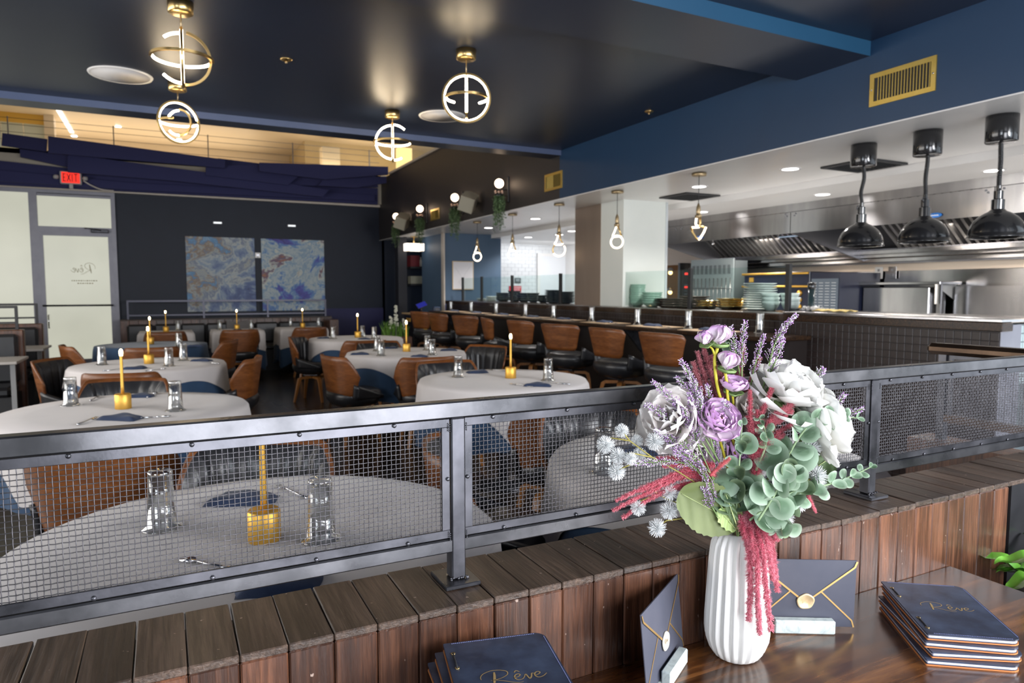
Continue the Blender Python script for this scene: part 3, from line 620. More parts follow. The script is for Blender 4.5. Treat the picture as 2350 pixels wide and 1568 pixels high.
MB().box(0, .7, 0, 1.05, .1, 1.62, 0, .01).obj('body', NVE, o_)
for z in (1.60, 1.44): MB().tube([(-.03, .0, z), (-.03, 1.05, z)], .014, 8).obj('rail', GOLD, o_)
for k in range(3): MB().lathe([(.035, 0), (.035, .012), (.02, .03), (1e-5, .03)], 16).xf(Matrix.Translation((0, .14, 1.36 - k * .085)) @ Matrix.Rotation(-PI / 2, 4, 'Y')).obj('knob', GOLD, o_)
MB().box(-.01, 0, .88, .95, 1.50, 1.56).obj('gold_plate', GOLD, o_)
o_ = cook('louvred_warming_cabinet', 'grey cabinet front with rows of slots next to the navy range', 'cabinet', (6.88, 5.30, 0))
MB().box(0, .7, 0, .40, .1, 1.60).obj('body', NVE, o_); MB().box(-.012, 0, .02, .38, .9, 1.53).obj('face', P('slot_panel', (.13, .16, .20), .4, .4), o_)
lv = MB().box(-.020, -.012, 0, .055, 0, .008).mesh('slot', [P('slot_light', (.55, .58, .62), .3, .5)])
for i in range(4):
    for j in range(13): put('slot', lv, o_, Matrix.Translation((0, .045 + i * .085, 1.08 + j * .033)))
RKG = P('hazy_glass', (.34, .40, .42), .2, .2, alpha=.85)
o_ = cook('oven_rack_cabinet', 'tall glass-fronted rack of slotted trays behind the copper plates', 'cabinet', (6.9, 6.97, 0))
MB().box(.02, .25, 0, .84, 0, 1.80).obj('body', P('rack_grey', (.16, .19, .20), .4, .4), o_); MB().box(-.01, .012, .0, .84, .9, 1.83).obj('glass_panel', RKG, o_)
sv = MB().box(-.02, -.011, 0, .045, 0, .12).mesh('slot', [P('slot_dark', (.10, .12, .13), .4)])
for i in range(9): put('slot', sv, o_, Matrix.Translation((0, .05 + i * .088, 1.62)))
for i in range(10): MB().tube([(-.02, .04 + i * .08, 1.0), (-.02, .04 + i * .08, 1.56)], .006, 5).obj('rod', STEEL, o_)
for z in (1.15, 1.42): MB().tube([(-.024, 0, z), (-.024, .84, z)], .006, 5).obj('crossbar', STEELD, o_)
o_ = cook('combi_oven', 'dark oven with small red digits beside a steel post', 'oven', (6.9, 7.82, 0))
MB().box(0, .25, 0, .20, 0, 1.70).obj('body', BLACKG, o_); MB().box(-.03, .25, .21, .25, 0, 1.80).obj('door_trim', STEEL, o_)
REDL = emit('red_digits', (1, .05, .04), 1.0)
for z in (1.62, 1.42): MB().box(-.006, 0, .05, .13, z, z + .03).obj('display', REDL, o_)
for k in range(5): MB().box(-.006, 0, .05, .13, 1.28 + k * .045, 1.30 + k * .045).obj('button', STEELD, o_)
o_ = cook('warming_station', 'copper coloured niche glowing with two orange heat bulbs beside the column', 'food warmer', (6.9, 8.10, 0))
MB().box(.12, .25, .0, .45, 0, 1.78).obj('back_panel', P('copper_panel', (.32, .16, .07), .3, .8), o_); 
HB = emit('heat_bulb_glow', (1.0, .60, .22), 2.6)
for z in (1.66, 1.36): MB().sphere((0.0, .18, z), .032, 14, 9).obj('heat_bulb', HB, o_); MB().lathe([(.02, .05), (.07, .0), (.075, -.01)], 16, (0, .18, z + .03)).obj('bulb_shade', STEEL, o_)
o_ = cook('steel_shelf', 'long steel shelf on brackets against the kitchen wall', 'shelf', (7.2, 4.36, 0))
MB().box(0, .38, 0, 1.16, 1.455, 1.485, 0, .004).obj('shelf_board', STEEL, o_)
for y in (.03, 1.10): MB().box(0, .02, y, y + .02, 1.25, 1.455).add([(0, y + .03, 1.455), (.38, y + .03, 1.455), (.38, y + .03, 1.28)], [(0, 1, 2)]).obj('bracket', KWHITE, o_)
o_ = cook('worktop_unit', 'stainless worktop and splash panel under the kitchen shelf', 'worktop', (6.95, 2.0, 0))
MB().box(0, .66, 0, 3.3, .86, .92, 0, .004).obj('worktop', STEEL, o_); MB().box(.05, .66, 0, 3.3, .1, .86).obj('base_cabinet', STEELD, o_)
MB().box(.55, .64, .0, 2.38, .92, 1.44).obj('splash_panel', STEEL, o_); MB().box(.30, .33, 2.38, 2.42, .92, 1.455).obj('upright_post', STEEL, o_); MB().box(.30, .60, 2.5, 3.28, .92, 1.43, 0, .01).obj('side_cabinet', STEEL, o_)
for (y, n) in ((5.33, 'white wall socket above the steel shelf, farther of two'), (5.16, 'grey wall socket above the steel shelf, nearer of two')):
    t = thing('wall_socket', n, 'wall socket', (7.598, y, 1.60)); MB().box(-.008, 0, -.05, .05, -.07, .07, 0, .002).obj('plate', KWHITE if y > 5.2 else STEEL, t)
    for z in (-.03, .03): MB().box(-.011, -.008, -.014, .014, z - .016, z + .016).obj('outlet_face', STEELD, t)
# far kitchen signs
RED = P('red_sign', (.62, .02, .03), .4); t = thing('red_notice', 'small red notice with white lines on the white tiled wall', 'sign', (6.43, 12.585, 1.39))
MB().box(-.14, .14, -.004, .0, -.085, .085).obj('board', RED, t); m = MB(); random.seed(4)
for k, z in enumerate((.055, .03, .0, -.03, -.055)):
    x = -.11 + .02 * (k % 2)
    while x < .10: w_ = random.uniform(.012, .035); m.box(x, x + w_, -.006, -.004, z, z + .010); x += w_ + .010
m.obj('small_print', WMARK, t)
t = thing('dark_notice', 'small dark notice above the red one on the white tiled wall', 'sign', (6.49, 12.585, 1.588)); MB().box(-.07, .07, -.004, 0, -.055, .055).obj('board', P('dark_sign', (.06, .07, .07), .4), t)
m = MB()
for z in (.02, -.01): m.box(-.05, .04, -.006, -.004, z, z + .008)
m.obj('small_print', WMARK, t)
# ================================================================ bar counter, ledge and what stands on them
GRAN = P('speckled_granite', (.010, .008, .008), .22, noise=(120, (.060, .030, .014), 1), spec=.25)
t = thing('bar_counter', 'long dark bar counter with a polished granite top', 'counter', (0, 0, 0))
MB().box(3.93, 4.40, 3.62, 10.9, 1.015, 1.05, 0, .006).obj('countertop', GRAN, t)
MB().box(4.20, 4.40, 3.66, 10.85, 0, 1.015).obj('front_panel', P('bar_front', (.020, .015, .014), .35), t)
for k in range(6): MB().add([(4.20, 4.2 + k * 1.25, 1.015), (4.20, 4.23 + k * 1.25, 1.015), (3.99, 4.23 + k * 1.25, 1.015), (3.99, 4.2 + k * 1.25, 1.015), (4.20, 4.2 + k * 1.25, .78), (4.20, 4.23 + k * 1.25, .78)], [(0, 3, 4), (1, 5, 2), (3, 2, 5, 4)]).obj('bracket', BLACKM, t)
MB().tube([(4.02, 3.7, .22), (4.02, 10.8, .22)], .02, 10).obj('foot_rail', BRASSD, t)
t = thing('pass_ledge', 'raised granite ledge running the length of the pass', 'ledge', (0, 0, 0))
MB().box(4.385, 4.50, 2.28, 11.3, 1.152, 1.205, 0, .004).obj('granite_edge', GRAN, t); MB().box(4.50, 5.0, 3.9, 11.3, 1.165, 1.212, 0, .003).obj('granite_shelf', GRAN, t)
MB().box(4.39, 5.05, 2.285, 3.9, 1.205, 1.226, 0, .004).box(4.39, 4.50, 3.9, 11.3, 1.205, 1.2125).obj('steel_top', STEEL, t)
t = thing('glass_guard', 'low clear glass guard on black posts along the pass', 'glass guard', (4.60, 0, 1.2125))
GG = NT('guard_glass')
def _gg():
    b = GG; tr = b.n('ShaderNodeBsdfTransparent'); tr.inputs[0].default_value = (.80, .90, .88, 1); gl = b.n('ShaderNodeBsdfGlossy'); gl.inputs['Roughness'].default_value = .03; gl.inputs[0].default_value = (.8, .85, .85, 1)
    fr = b.n('ShaderNodeFresnel'); fr.inputs[0].default_value = 1.4; mx = b.n('ShaderNodeMixShader'); b.l(fr.outputs[0], mx.inputs[0]); b.l(tr.outputs[0], mx.inputs[1]); b.l(gl.outputs[0], mx.inputs[2])
    b.l(mx.outputs[0], b.t.nodes['Material Output'].inputs[0])
_gg()
gys = [4.03, 5.22, 6.48, 7.70, 9.1, 10.2, 11.0]
for i, y in enumerate(gys): MB().box(-.016, .016, y - .022, y + .022, 0, .40, 0, .002).obj('post', BLACKP, t)
for i in range(len(gys) - 1): MB().add([(0, gys[i] + .02, .012), (0, gys[i + 1] - .02, .012), (0, gys[i + 1] - .02, .385), (0, gys[i] + .02, .385)], [(3, 2, 1, 0)]).obj('glass_pane', GG.m, t)
# tumbler: upturned glass
TUMP = [(1e-5, .158), (.029, .158), (.031, .155), (.031, .150), (.0325, .09), (.036, .012), (.050, .003), (.052, 0), (.049, 0), (.034, .008), (.0315, .03), (.0290, .09), (.0275, .142), (1e-5, .143)]
TG = NT('tumbler_glass')
def _tg():
    b = TG; tr = b.n('ShaderNodeBsdfTransparent'); tr.inputs[0].default_value = (.93, .94, .94, 1); gl = b.n('ShaderNodeBsdfGlossy'); gl.inputs['Roughness'].default_value = .05; gl.inputs[0].default_value = (.95, .95, .95, 1)
    lw = b.n('ShaderNodeLayerWeight'); lw.inputs[0].default_value = .38; mm_ = b.n('ShaderNodeMath', operation='MULTIPLY_ADD'); b.l(lw.outputs['Facing'], mm_.inputs[0]); mm_.inputs[1].default_value = .85; mm_.inputs[2].default_value = .10; mx = b.n('ShaderNodeMixShader'); b.l(mm_.outputs[0], mx.inputs[0]); b.l(tr.outputs[0], mx.inputs[1]); b.l(gl.outputs[0], mx.inputs[2])
    b.l(mx.outputs[0], b.t.nodes['Material Output'].inputs[0])
_tg(); TG = TG.m
tumbler_me = MB().lathe(TUMP, 24, rf=lambda th, z: 1 + (.03 * abs(math.cos(th * 6)) if z < .145 else 0)).mesh('tumbler', [TG])
def tumbler(loc, label, group):
    o = put('tumbler', tumbler_me); o.location = loc; return tag(o, label, 'glass', group)
# folded napkin
def napkin_mesh(name, w_, l_, h, seed):
    random.seed(seed); ph = random.random() * 6
    def top(u, v):
        x = (u - .5) * l_ * (1 + .1 * math.sin(v * 3 + ph)); y = (v - .5) * w_ * (1 + .18 * math.sin(u * 4 + ph))
        e = max(abs(u - .5), abs(v - .5)) * 2; z = h * (1 - e ** 6) * (.75 + .25 * math.sin(u * 7 + ph) * math.cos(v * 5))
        return (x, y, max(z, 0))
    return MB().grid(18, 14, top).add([(-l_ / 2, -w_ / 2, 0), (l_ / 2, -w_ / 2, 0), (l_ / 2, w_ / 2, 0), (-l_ / 2, w_ / 2, 0)], [(0, 3, 2, 1)]).mesh(name, [NAPK])
nap_me = [napkin_mesh('napkin', .10, .17, .026, s) for s in (1, 2, 3)]
def napkin(loc, rz, label, group, k=0, s=1.0):
    o = put('napkin', nap_me[k % 3]); o.location = loc; o.rotation_euler = (0, 0, rz); o.scale = (s, s, s); return tag(o, label, 'napkin', group)
def fork_mb():
    m = MB(); m.tube([(0, -.095, .002), (0, -.03, .003), (0, .03, .006), (0, .052, .003)], [.005, .003, .0025, .006], 6)
    for k in (-1.5, -.5, .5, 1.5): m.tube([(k * .0042, .052, .003), (k * .0046, .075, .004), (k * .0046, .095, .007)], [.0022, .0016, .001], 4)
    m.box(-.009, .009, .048, .056, .0015, .0045); return m
def knife_mb():
    m = MB(); m.tube([(0, -.11, .003), (0, -.02, .003), (0, 0, .003)], [.006, .005, .004], 6)
    m.prism([(-.002, 0), (.008, .01), (.010, .07), (.004, .11), (-.003, .11)], .002, .004); return m
def spoon_mb():
    m = MB(); m.tube([(0, -.09, .002), (0, .0, .003), (0, .045, .003)], [.005, .003, .003], 6); m.lathe([(1e-5, 0), (.012, .001), (.018, .006)], 14).v
    m.v = [(x, y, z) if i < 18 else (x * .9, y * 1.35 + .065, z) for i, (x, y, z) in enumerate(m.v)]; return m
fork_me, knife_me, spoon_me = fork_mb().mesh('fork', [CHROME]), knife_mb().mesh('knife', [CHROME]), spoon_mb().mesh('spoon', [CHROME])
def cutlery(kind, loc, rz, label, group):
    o = put(kind, {'fork': fork_me, 'knife': knife_me, 'spoon': spoon_me}[kind]); o.location = loc; o.rotation_euler = (0, 0, rz); return tag(o, label, kind, group)
# bar place settings
MAT = P('tan_placemat', (.48, .33, .19), .7, noise=(60, (.56, .40, .25), 1)); SPY = [4.30, 5.05, 5.88, 6.72, 7.45, 8.35, 9.25, 10.1]
PL = ['nearest the flower vase', 'second from the flower vase', 'third from the flower vase', 'fourth from the flower vase', 'fifth from the flower vase', 'sixth from the flower vase', 'second from the far end', 'at the far end']
mm = MB().box(-.16, .16, -.24, .24, 0, .003).mesh('placemat', [MAT])
for i, y in enumerate(SPY):
    o = put('placemat', mm); o.location = (4.13, y + .12, 1.051); tag(o, 'tan placemat on the bar, ' + PL[i], 'placemat', 'tan placemats along the bar')
    tumbler((4.22, y + .50, 1.0505), 'upturned tumbler on the bar, ' + PL[i], 'tumblers along the bar')
    napkin((4.14, y + .16, 1.0545), PI / 2 + .15, 'folded navy napkin on the bar, ' + PL[i], 'napkins along the bar', i)
    cutlery('fork', (4.10, y + .02, 1.0545), PI / 2 + 1.5, 'fork on the bar placemat, ' + PL[i], 'forks along the bar')
    cutlery('spoon', (4.10, y - .06, 1.0545), PI / 2 + 1.5, 'spoon on the bar placemat, ' + PL[i], 'spoons along the bar')
tumbler((4.28, 4.02, 1.0505), 'upturned tumbler at the near end of the bar beside the lavender tips', 'tumblers along the bar')
# crockery on the pass
def stack(name, cat, prof, mat, n, x, y, dz, label, group, z=1.213, jit=.006, rf=None, nseg=28):
    me = MB().lathe(prof, nseg, rf=rf).mesh(name, [mat]); random.seed(int(y * 97) + n)
    ordn = ['lowest', 'second', 'third', 'fourth', 'fifth', 'sixth', 'seventh', 'eighth', 'ninth', 'tenth', 'eleventh', 'twelfth', 'thirteenth', 'fourteenth']
    for i in range(n):
        o = put(name, me); o.location = (x + random.uniform(-jit, jit), y + random.uniform(-jit, jit), z + i * dz); o.rotation_euler = (0, 0, random.random() * 6)
        tag(o, label + (', %s from the bottom' % ordn[i] if i and i < n - 1 else (', lowest' if i == 0 else ', topmost')), cat, group)
def plate(r, d=.016): return [(1e-5, 0), (r * .6, 0), (r, d), (r, d + .004), (r * .62, .005), (1e-5, .005)]
def bowl(r, h): return [(1e-5, 0), (r * .45, 0), (r * .8, h * .45), (r, h), (r * .96, h), (r * .76, h * .48), (r * .42, .006), (1e-5, .006)]
CHW = P('white_china', (.62, .66, .64), .2); CHD = P('charcoal_stoneware', (.035, .042, .045), .35); CHG = P('green_ribbed_glass', (.26, .42, .34), .3, coat=.3); CHC = P('copper_brown_glaze', (.07, .038, .025), .2, .4); CHGD = P('gold_mirror_glaze', (.70, .50, .20), .12, 1.0)
rib = lambda th, z: 1 + .02 * math.sin(th * 16)
stack('dinner_plate', 'plate', plate(.145), CHW, 12, 4.80, 4.52, .0205, 'white plate in the tall stack before the navy range', 'white plates on the pass')
stack('ribbed_bowl', 'bowl', bowl(.08, .085), P('clear_ribbed_glass', (.52, .60, .58), .15, alpha=.8), 3, 4.76, 4.36, .035, 'clear ribbed glass bowl before the white plates', 'ribbed glass bowls', rf=rib)
stack('ribbed_bowl', 'bowl', bowl(.08, .085), P('clear_ribbed_glass', (.52, .60, .58), .15, alpha=.8), 3, 4.78, 4.16, .037, 'clear ribbed glass bowl against the nearest black guard post', 'ribbed glass bowls', rf=rib)
stack('gold_plate', 'plate', plate(.14, .03), CHGD, 4, 4.80, 4.87, .024, 'mirror gold plate in the taller gold stack', 'gold plates on the pass', rf=lambda th, z: 1 + .03 * math.sin(th * 9))
stack('gold_plate', 'plate', plate(.12, .03), CHGD, 3, 4.72, 5.10, .024, 'mirror gold plate in the shorter gold stack', 'gold plates on the pass', rf=lambda th, z: 1 + .03 * math.sin(th * 9))
stack('dark_plate', 'plate', plate(.17, .02), CHC, 5, 4.82, 5.40, .024, 'wide copper-brown plate beside the gold plates', 'copper-brown plates on the pass')
stack('dark_plate', 'plate', plate(.17, .02), CHC, 4, 4.80, 5.75, .024, 'wide copper-brown plate next to the green bowls', 'copper-brown plates on the pass')
stack('green_bowl', 'bowl', bowl(.115, .06), CHG, 5, 4.74, 5.99, .025, 'green ribbed bowl in the shorter wide stack', 'green ribbed bowls', rf=rib)
stack('green_bowl', 'bowl', bowl(.09, .06), CHG, 9, 4.74, 6.24, .0235, 'green ribbed bowl in the tall stack before the column', 'green ribbed bowls', rf=rib)
for i, (y, r, n, dz, h) in enumerate(((6.75, .12, 4, .030, .05), (7.05, .10, 3, .030, .05), (7.95, .15, 7, .022, .03), (8.25, .13, 8, .022, .03), (8.55, .10, 3, .03, .05), (8.85, .10, 4, .030, .05), (9.15, .11, 4, .030, .05), (9.45, .11, 5, .030, .05), (9.85, .13, 4, .030, .05))):
    stack('dark_bowl', 'bowl', bowl(r, h), CHD, n, 4.82, y, dz, 'charcoal bowl, pile ' + ['just past the column', 'touching the far side of the column', 'widest, beyond the column', 'tall, below the open-loop pendant', 'short, before the kitchen door', 'under the round-loop pendant', 'below the red notice', 'nearer the blue wall', 'in front of the tile edge'][i], 'charcoal bowls on the pass', nseg=20)
stack('side_plate', 'plate', plate(.10), CHW, 4, 4.80, 10.25, .02, 'white side plate piled by the blue wall edge', 'white side plates'); stack('side_plate', 'plate', plate(.09), CHW, 2, 4.8, 10.65, .02, 'white side plate at the very end of the pass', 'white side plates')
t = thing('pepper_mill', 'tall dark pepper mill beside the nearest guard post', 'pepper mill', (4.72, 3.90, 1.226))
MB().lathe([(1e-5, 0), (.034, 0), (.034, .02), (.024, .05), (.026, .18), (1e-5, .18)], 20).obj('body', P('dark_teal_gloss', (.015, .03, .035), .15), t); MB().lathe([(.028, .18), (.032, .19), (.032, .225), (.02, .235), (1e-5, .237)], 20).obj('head', BLACKG, t)
t = thing('salt_dish', 'small dark dish beside the pepper mill', 'dish', (4.66, 4.02, 1.2125)); MB().lathe(bowl(.05, .035), 20).obj('bowl', CHD, t)
random.seed(5); cl_ = MB().grid(22, 12, lambda u, v: ((v - .5) * .14, (u - .5) * .30, .004 + .018 * abs(math.sin(u * 9 + v * 4)) * (1 - abs(v - .5))), 0).obj('folded_towel', P('yellow_cloth', (.60, .42, .12), .9, noise=(60, (.7, .55, .25), 1)), solid=.004)
cl_.location = (4.62, 3.60, 1.227); tag(cl_, 'crumpled yellow cloth on the steel ledge under the slotted cabinet', 'cloth')
m = MB()
for k in range(60):
    a = random.random() * 6.28; r = random.random() * .05; m.tube([(r * math.cos(a), r * math.sin(a), .01), (r * 1.5 * math.cos(a + .5), r * 1.5 * math.sin(a + .5), .03 + random.random() * .02), (r * 2 * math.cos(a + 1), r * 2 * math.sin(a + 1), .015)], .002, 4)
sw = m.obj('steel_wool', P('wire_wool', (.5, .5, .5), .4, .6)); sw.location = (4.62, 3.80, 1.222); tag(sw, 'ball of wire wool beside the yellow cloth', 'scourer')
# ================================================================ chairs
def shell_pt(phi, v, off, z0, z1, W=.255, Dp=.235, flare=.055):
    """phi from the middle of the back (0) round to the sides; v 0 bottom, 1 top"""
    ztop = z1 - .0 * phi; z = z0 + (ztop - z0) * v
    r = 1 + flare / .25 * (v - .5)
    s_, c_ = math.sin(phi), math.cos(phi); e_ = .72
    return Vector(((W * r + off) * math.copysign(abs(s_) ** e_, s_), -(Dp * r + off) * math.copysign(abs(c_) ** e_, c_), z))
def make_chair(kind, seat, top, legr, label, loc, rz, group, armed):
    t = thing(kind, label, 'chair' if kind == 'dining_chair' else 'bar stool', loc, rz, group)
    pm = 1.02 if not armed else 1.40
    def wood_pt(u, v):
        phi = (u * 2 - 1) * pm; e = abs(u * 2 - 1)
        lo = seat - .10 + (.05 * e if not armed else .05 * e) ; lo = seat + .085 if not armed else seat + .0
        hi = top - (.02 * e ** 3 if not armed else .16 * max(0, e - .62) ** 1.3 / .38 ** 1.3)
        c = max(0, e - .86) / .14; mid = (lo + hi) / 2; vv = .5 + (v - .5) * (1 - .25 * c * c)      # rounded corners
        q = shell_pt(phi * (1 - .10 * (1 - v)), v, 0, 0, 1); q.z = lo + (hi - lo) * vv; return q
    m = MB().grid(30, 9, lambda u, v: wood_pt(u, v)); m.obj('back_shell', WALNUT, t, solid=.014)
    def pad_pt(u, v, s):
        w_ = wood_pt(.035 + u * .93, .04 + v * .90); n = Vector((w_.x, w_.y, 0)).normalized()
        puff = .028 + .011 * abs(math.sin(u * PI * 9)) if s else .008
        ed = min(1, min(u, 1 - u, v, 1 - v) * 9); return w_ - n * (.008 + (puff - .008) * ed)
    m = MB().grid(73, 8, lambda u, v: pad_pt(1 - u, v, 1)); m.obj('back_pad', LEATH, t)
    def sp(th, z): return 1 + .10 * abs(math.sin(2 * th)) ** 1.5
    m = MB().lathe([(1e-5, seat - .115), (.10, seat - .112), (.19, seat - .085), (.225, seat - .04), (.235, seat + .0), (.225, seat + .035), (.19, seat + .05), (.08, seat + .042), (1e-5, seat + .04)], 36, rf=sp); m.obj('seat', LEATH, t)
    for s in (-1, 1): MB().grid(6, 5, lambda u, v, s=s: ((.232 + .02 * v) * s * (1 - .1 * u), -.12 + .30 * u, seat - .02 + v * (.14 - .12 * u))).obj('side_wing', LEATH, t, solid=.028)
    MB().lathe([(1e-5, seat - .15), (.035, seat - .15), (.035, seat - .105), (1e-5, seat - .105)], 16).box(-.09, .09, -.09, .09, seat - .122, seat - .112).obj('swivel', BLACKM, t)
    h = seat - .15; lm = MB()
    pr = [(.0, h), (legr * .62, h - .004), (legr * .72, h - .02), (legr * .78, h - .07), (legr, 0)]; wd = [.020, .020, .021, .019, .012]; th = [.013, .014, .018, .015, .011]
    vs = []; fs = []
    for i, (r, z) in enumerate(pr):
        tn = Vector((pr[min(i + 1, 4)][0] - pr[max(i - 1, 0)][0], pr[min(i + 1, 4)][1] - pr[max(i - 1, 0)][1])).normalized(); nx, nz = -tn.y, tn.x
        for sa, sb in ((-1, -1), (1, -1), (1, 1), (-1, 1)): vs.append((r + nx * th[i] * sb, wd[i] * sa, max(z + nz * th[i] * sb, 0)))
    for i in range(4):
        for k in range(4): fs.append((i * 4 + k, i * 4 + (k + 1) % 4, i * 4 + 4 + (k + 1) % 4, i * 4 + 4 + k))
    fs += [(3, 2, 1, 0), (16, 17, 18, 19)]; lm.add(vs, fs); me = lm.mesh('leg', [OAK])
    for k in range(4): put('leg', me, t, Matrix.Rotation(PI / 4 + k * PI / 2, 4, 'Z'))
    return t
stool = make_chair('bar_stool', .72, 1.065, .23, 'walnut-backed black bar stool, ' + PL[0], (3.66, SPY[0], 0), -PI / 2 + .10, 'walnut bar stools along the counter', False)
for i in range(1, 8):
    dup(stool, (3.63 + .02 * (i % 2), SPY[i] - .02, 0), -PI / 2 + (.0, .05, .30, .12, -.25, .35, .2, .3)[i], 'walnut-backed black bar stool, ' + PL[i])
# ================================================================ dining tables
TX = [('front table behind the mesh', .205, 1.84), ('round table directly before the front one', -.21, 4.22), ('round table third back from the mesh, window side', -.15, 6.70), ('navy-clothed table fourth back, window side', -.17, 9.15),
      ('front table hidden by the flowers', 1.82, 1.93), ('round table before the bar stools', 2.16, 4.42), ('round table behind the one near the stools', 2.20, 6.78), ('round table farthest along the bar side', 2.24, 9.05)]
TZ = .755; R0 = .595
def cloth_mesh(name, mat, half, zt, off, seed, square=True, n=120, rings=10, rot=.0):
    random.seed(seed); ph = [random.random() * 6.28 for _ in range(4)]; m = MB(); vs = [(0, 0, zt)]; fs = []
    for j in range(1, rings + 5):
        for i in range(n):
            th = 2 * PI * i / n; L = half / max(abs(math.cos(th - rot)), abs(math.sin(th - rot))) if square else half * (1 + .03 * math.sin(2 * th + ph[0]))
            L = min(L, half * 1.36)
            if j <= 4: r = (R0 + off * .5) * j / 4; z = zt
            else:
                k = (j - 4) / rings; s = (L - R0) * k; w_ = math.sin(th * 10 + ph[1]) * .6 + math.sin(th * 17 + ph[2]) * .4
                r = R0 + off + .008 + .20 * s * (.45 + .45 * w_); z = zt - .004 - s * .97
            vs.append((r * math.cos(th), r * math.sin(th), z))
    for i in range(n): fs.append((0, 1 + i, 1 + (i + 1) % n))
    for j in range(rings + 3):
        for i in range(n): q = 1 + j * n; fs.append((q + i, q + n + i, q + n + (i + 1) % n, q + (i + 1) % n))
    return m.add(vs, fs, 0, True).mesh(name, [mat])
table_proto = None
wc = [cloth_mesh('tablecloth', CLOTH, .70, TZ, .012, s, True, rot=.35 + s) for s in (1, 2, 3)]; nc = [cloth_mesh('under_cloth', NCLOTH, .99, TZ - .006, 0, s, False) for s in (1, 2, 3)]
for i, (lab, x, y) in enumerate(TX):
    if table_proto is None:
        t = table_proto = thing('dining_table', 'pedestal under the ' + lab, 'table', (x, y, 0), 0, 'round pedestal tables')
        MB().lathe([(1e-5, .72), (R0 - .02, .72), (R0 - .012, .725), (R0 - .012, .742), (1e-5, .742)], 40).obj('table_top', TABLEW, t)
        MB().lathe([(1e-5, .02), (.04, .02), (.04, .72), (1e-5, .72)], 16).obj('pedestal', BLACKM, t)
        MB().lathe([(1e-5, 0), (.28, 0), (.28, .015), (.05, .03), (1e-5, .03)], 28).obj('base', BLACKM, t)
    else: dup(table_proto, (x, y, 0), 0, 'pedestal under the ' + lab)
    RZ = [0.1, .9, .3, 0, 1.2, .25, .8, .1][i]; o = put('tablecloth', nc[i % 3]); o.location = (x, y, 0); o.rotation_euler = (0, 0, RZ); tag(o, 'navy under-cloth of the ' + lab, 'tablecloth', 'navy tablecloths')
    if i != 3: o = put('tablecloth', wc[i % 3]); o.location = (x, y, 0); o.rotation_euler = (0, 0, RZ); tag(o, 'white cloth on the ' + lab, 'tablecloth', 'white tablecloths')
sqt = None
def sq_cloth(name, mat, off, zt, drop, amp, seed):
    ph = 2.0; n = 96; m = MB(); vs = [(0, 0, zt)]; fs = []; hs = .37; rings = 7
    for j in range(1, rings + 4):
        for i in range(n):
            th = 2 * PI * i / n; c, s = math.cos(th), math.sin(th); q = 1 / max(abs(c), abs(s))
            if j <= 3: r = hs * q * j / 3; z = zt
            else:
                k = (j - 3) / rings; r = hs * q + .010 + off + amp * k * drop * (.5 + .5 * math.sin(th * 13 + ph)); z = zt - .006 - drop * k * (1 + .5 * (q - 1) / .414 * .5)
            vs.append((r * c, r * s, z))
    for i in range(n): fs.append((0, 1 + i, 1 + (i + 1) % n))
    for j in range(rings + 2):
        for i in range(n): a = 1 + j * n; fs.append((a + i, a + n + i, a + n + (i + 1) % n, a + (i + 1) % n))
    return m.add(vs, fs, 0, True).mesh(name, [mat])
sw_, sn_ = sq_cloth('tablecloth', CLOTH, .012, TZ, .26, .10, 3), sq_cloth('under_cloth', NCLOTH, 0, TZ - .006, .50, .10, 4)
SQ = [('small square table under the far booth, window side', -.02, 11.80), ('small square table in the middle of the far booth', 1.0, 11.83), ('small square table at the bar end of the far booth', 2.03, 12.0)]
for i, (lab, x, y) in enumerate(SQ):
    if sqt is None:
        sqt = thing('square_table', 'pedestal frame of the ' + lab, 'table', (x, y, 0), 0, 'square tables by the far booth')
        MB().box(-.36, .36, -.36, .36, .72, .742, 0, .004).obj('table_top', TABLEW, sqt); MB().lathe([(1e-5, .02), (.04, .02), (.04, .72), (1e-5, .72)], 12).obj('pedestal', BLACKM, sqt); MB().box(-.22, .22, -.22, .22, 0, .02, 0, .004).obj('base', BLACKM, sqt)
    else: dup(sqt, (x, y, 0), 0, 'pedestal frame of the ' + lab)
    o = put('tablecloth', sn_); o.location = (x, y, 0); tag(o, 'navy under-cloth of the ' + lab, 'tablecloth', 'navy tablecloths'); o = put('tablecloth', sw_); o.location = (x, y, 0); tag(o, 'white cloth of the ' + lab, 'tablecloth', 'white tablecloths')
# cordless candle lamps
def make_candle(loc, label):
    t = thing('candle_lamp', label, 'table lamp', loc, 0, 'gold cordless candle lamps')
    MB().lathe([(1e-5, 0), (.039, 0), (.0405, .002), (.0405, .078), (.037, .082), (1e-5, .080)], 32).obj('base', GOLD, t)
    MB().lathe([(.0085, .08), (.0080, .12), (.0070, .275), (.0072, .288)], 14).obj('stem', GOLD, t)
    MB().lathe([(1e-5, .286), (.0075, .288), (.0095, .300), (.0090, .314), (.006, .323), (1e-5, .326)], 14).obj('lit_tip', FLAME, t); return t
cand = make_candle((.205, 1.823, TZ), 'gold candle lamp on the front table behind the mesh')
for (x, y), lab in (((-.23, 4.234), 'the round table directly before the front one'), ((-.155, 6.726), 'the white table third back, window side'), ((-.189, 9.157), 'the navy-clothed table'), ((-.023, 11.707), 'the far booth table, window side'),
                    ((1.0, 11.829), 'the middle far booth table'), ((2.05, 11.95), 'the far booth table at the bar end'), ((2.288, 9.15), 'the farthest round table, bar side'), ((2.223, 6.847), 'the round table behind the one near the stools'), ((2.228, 4.432), 'the round table before the bar stools')):
    dup(cand, (x, y, TZ), 0, 'gold candle lamp on ' + lab)
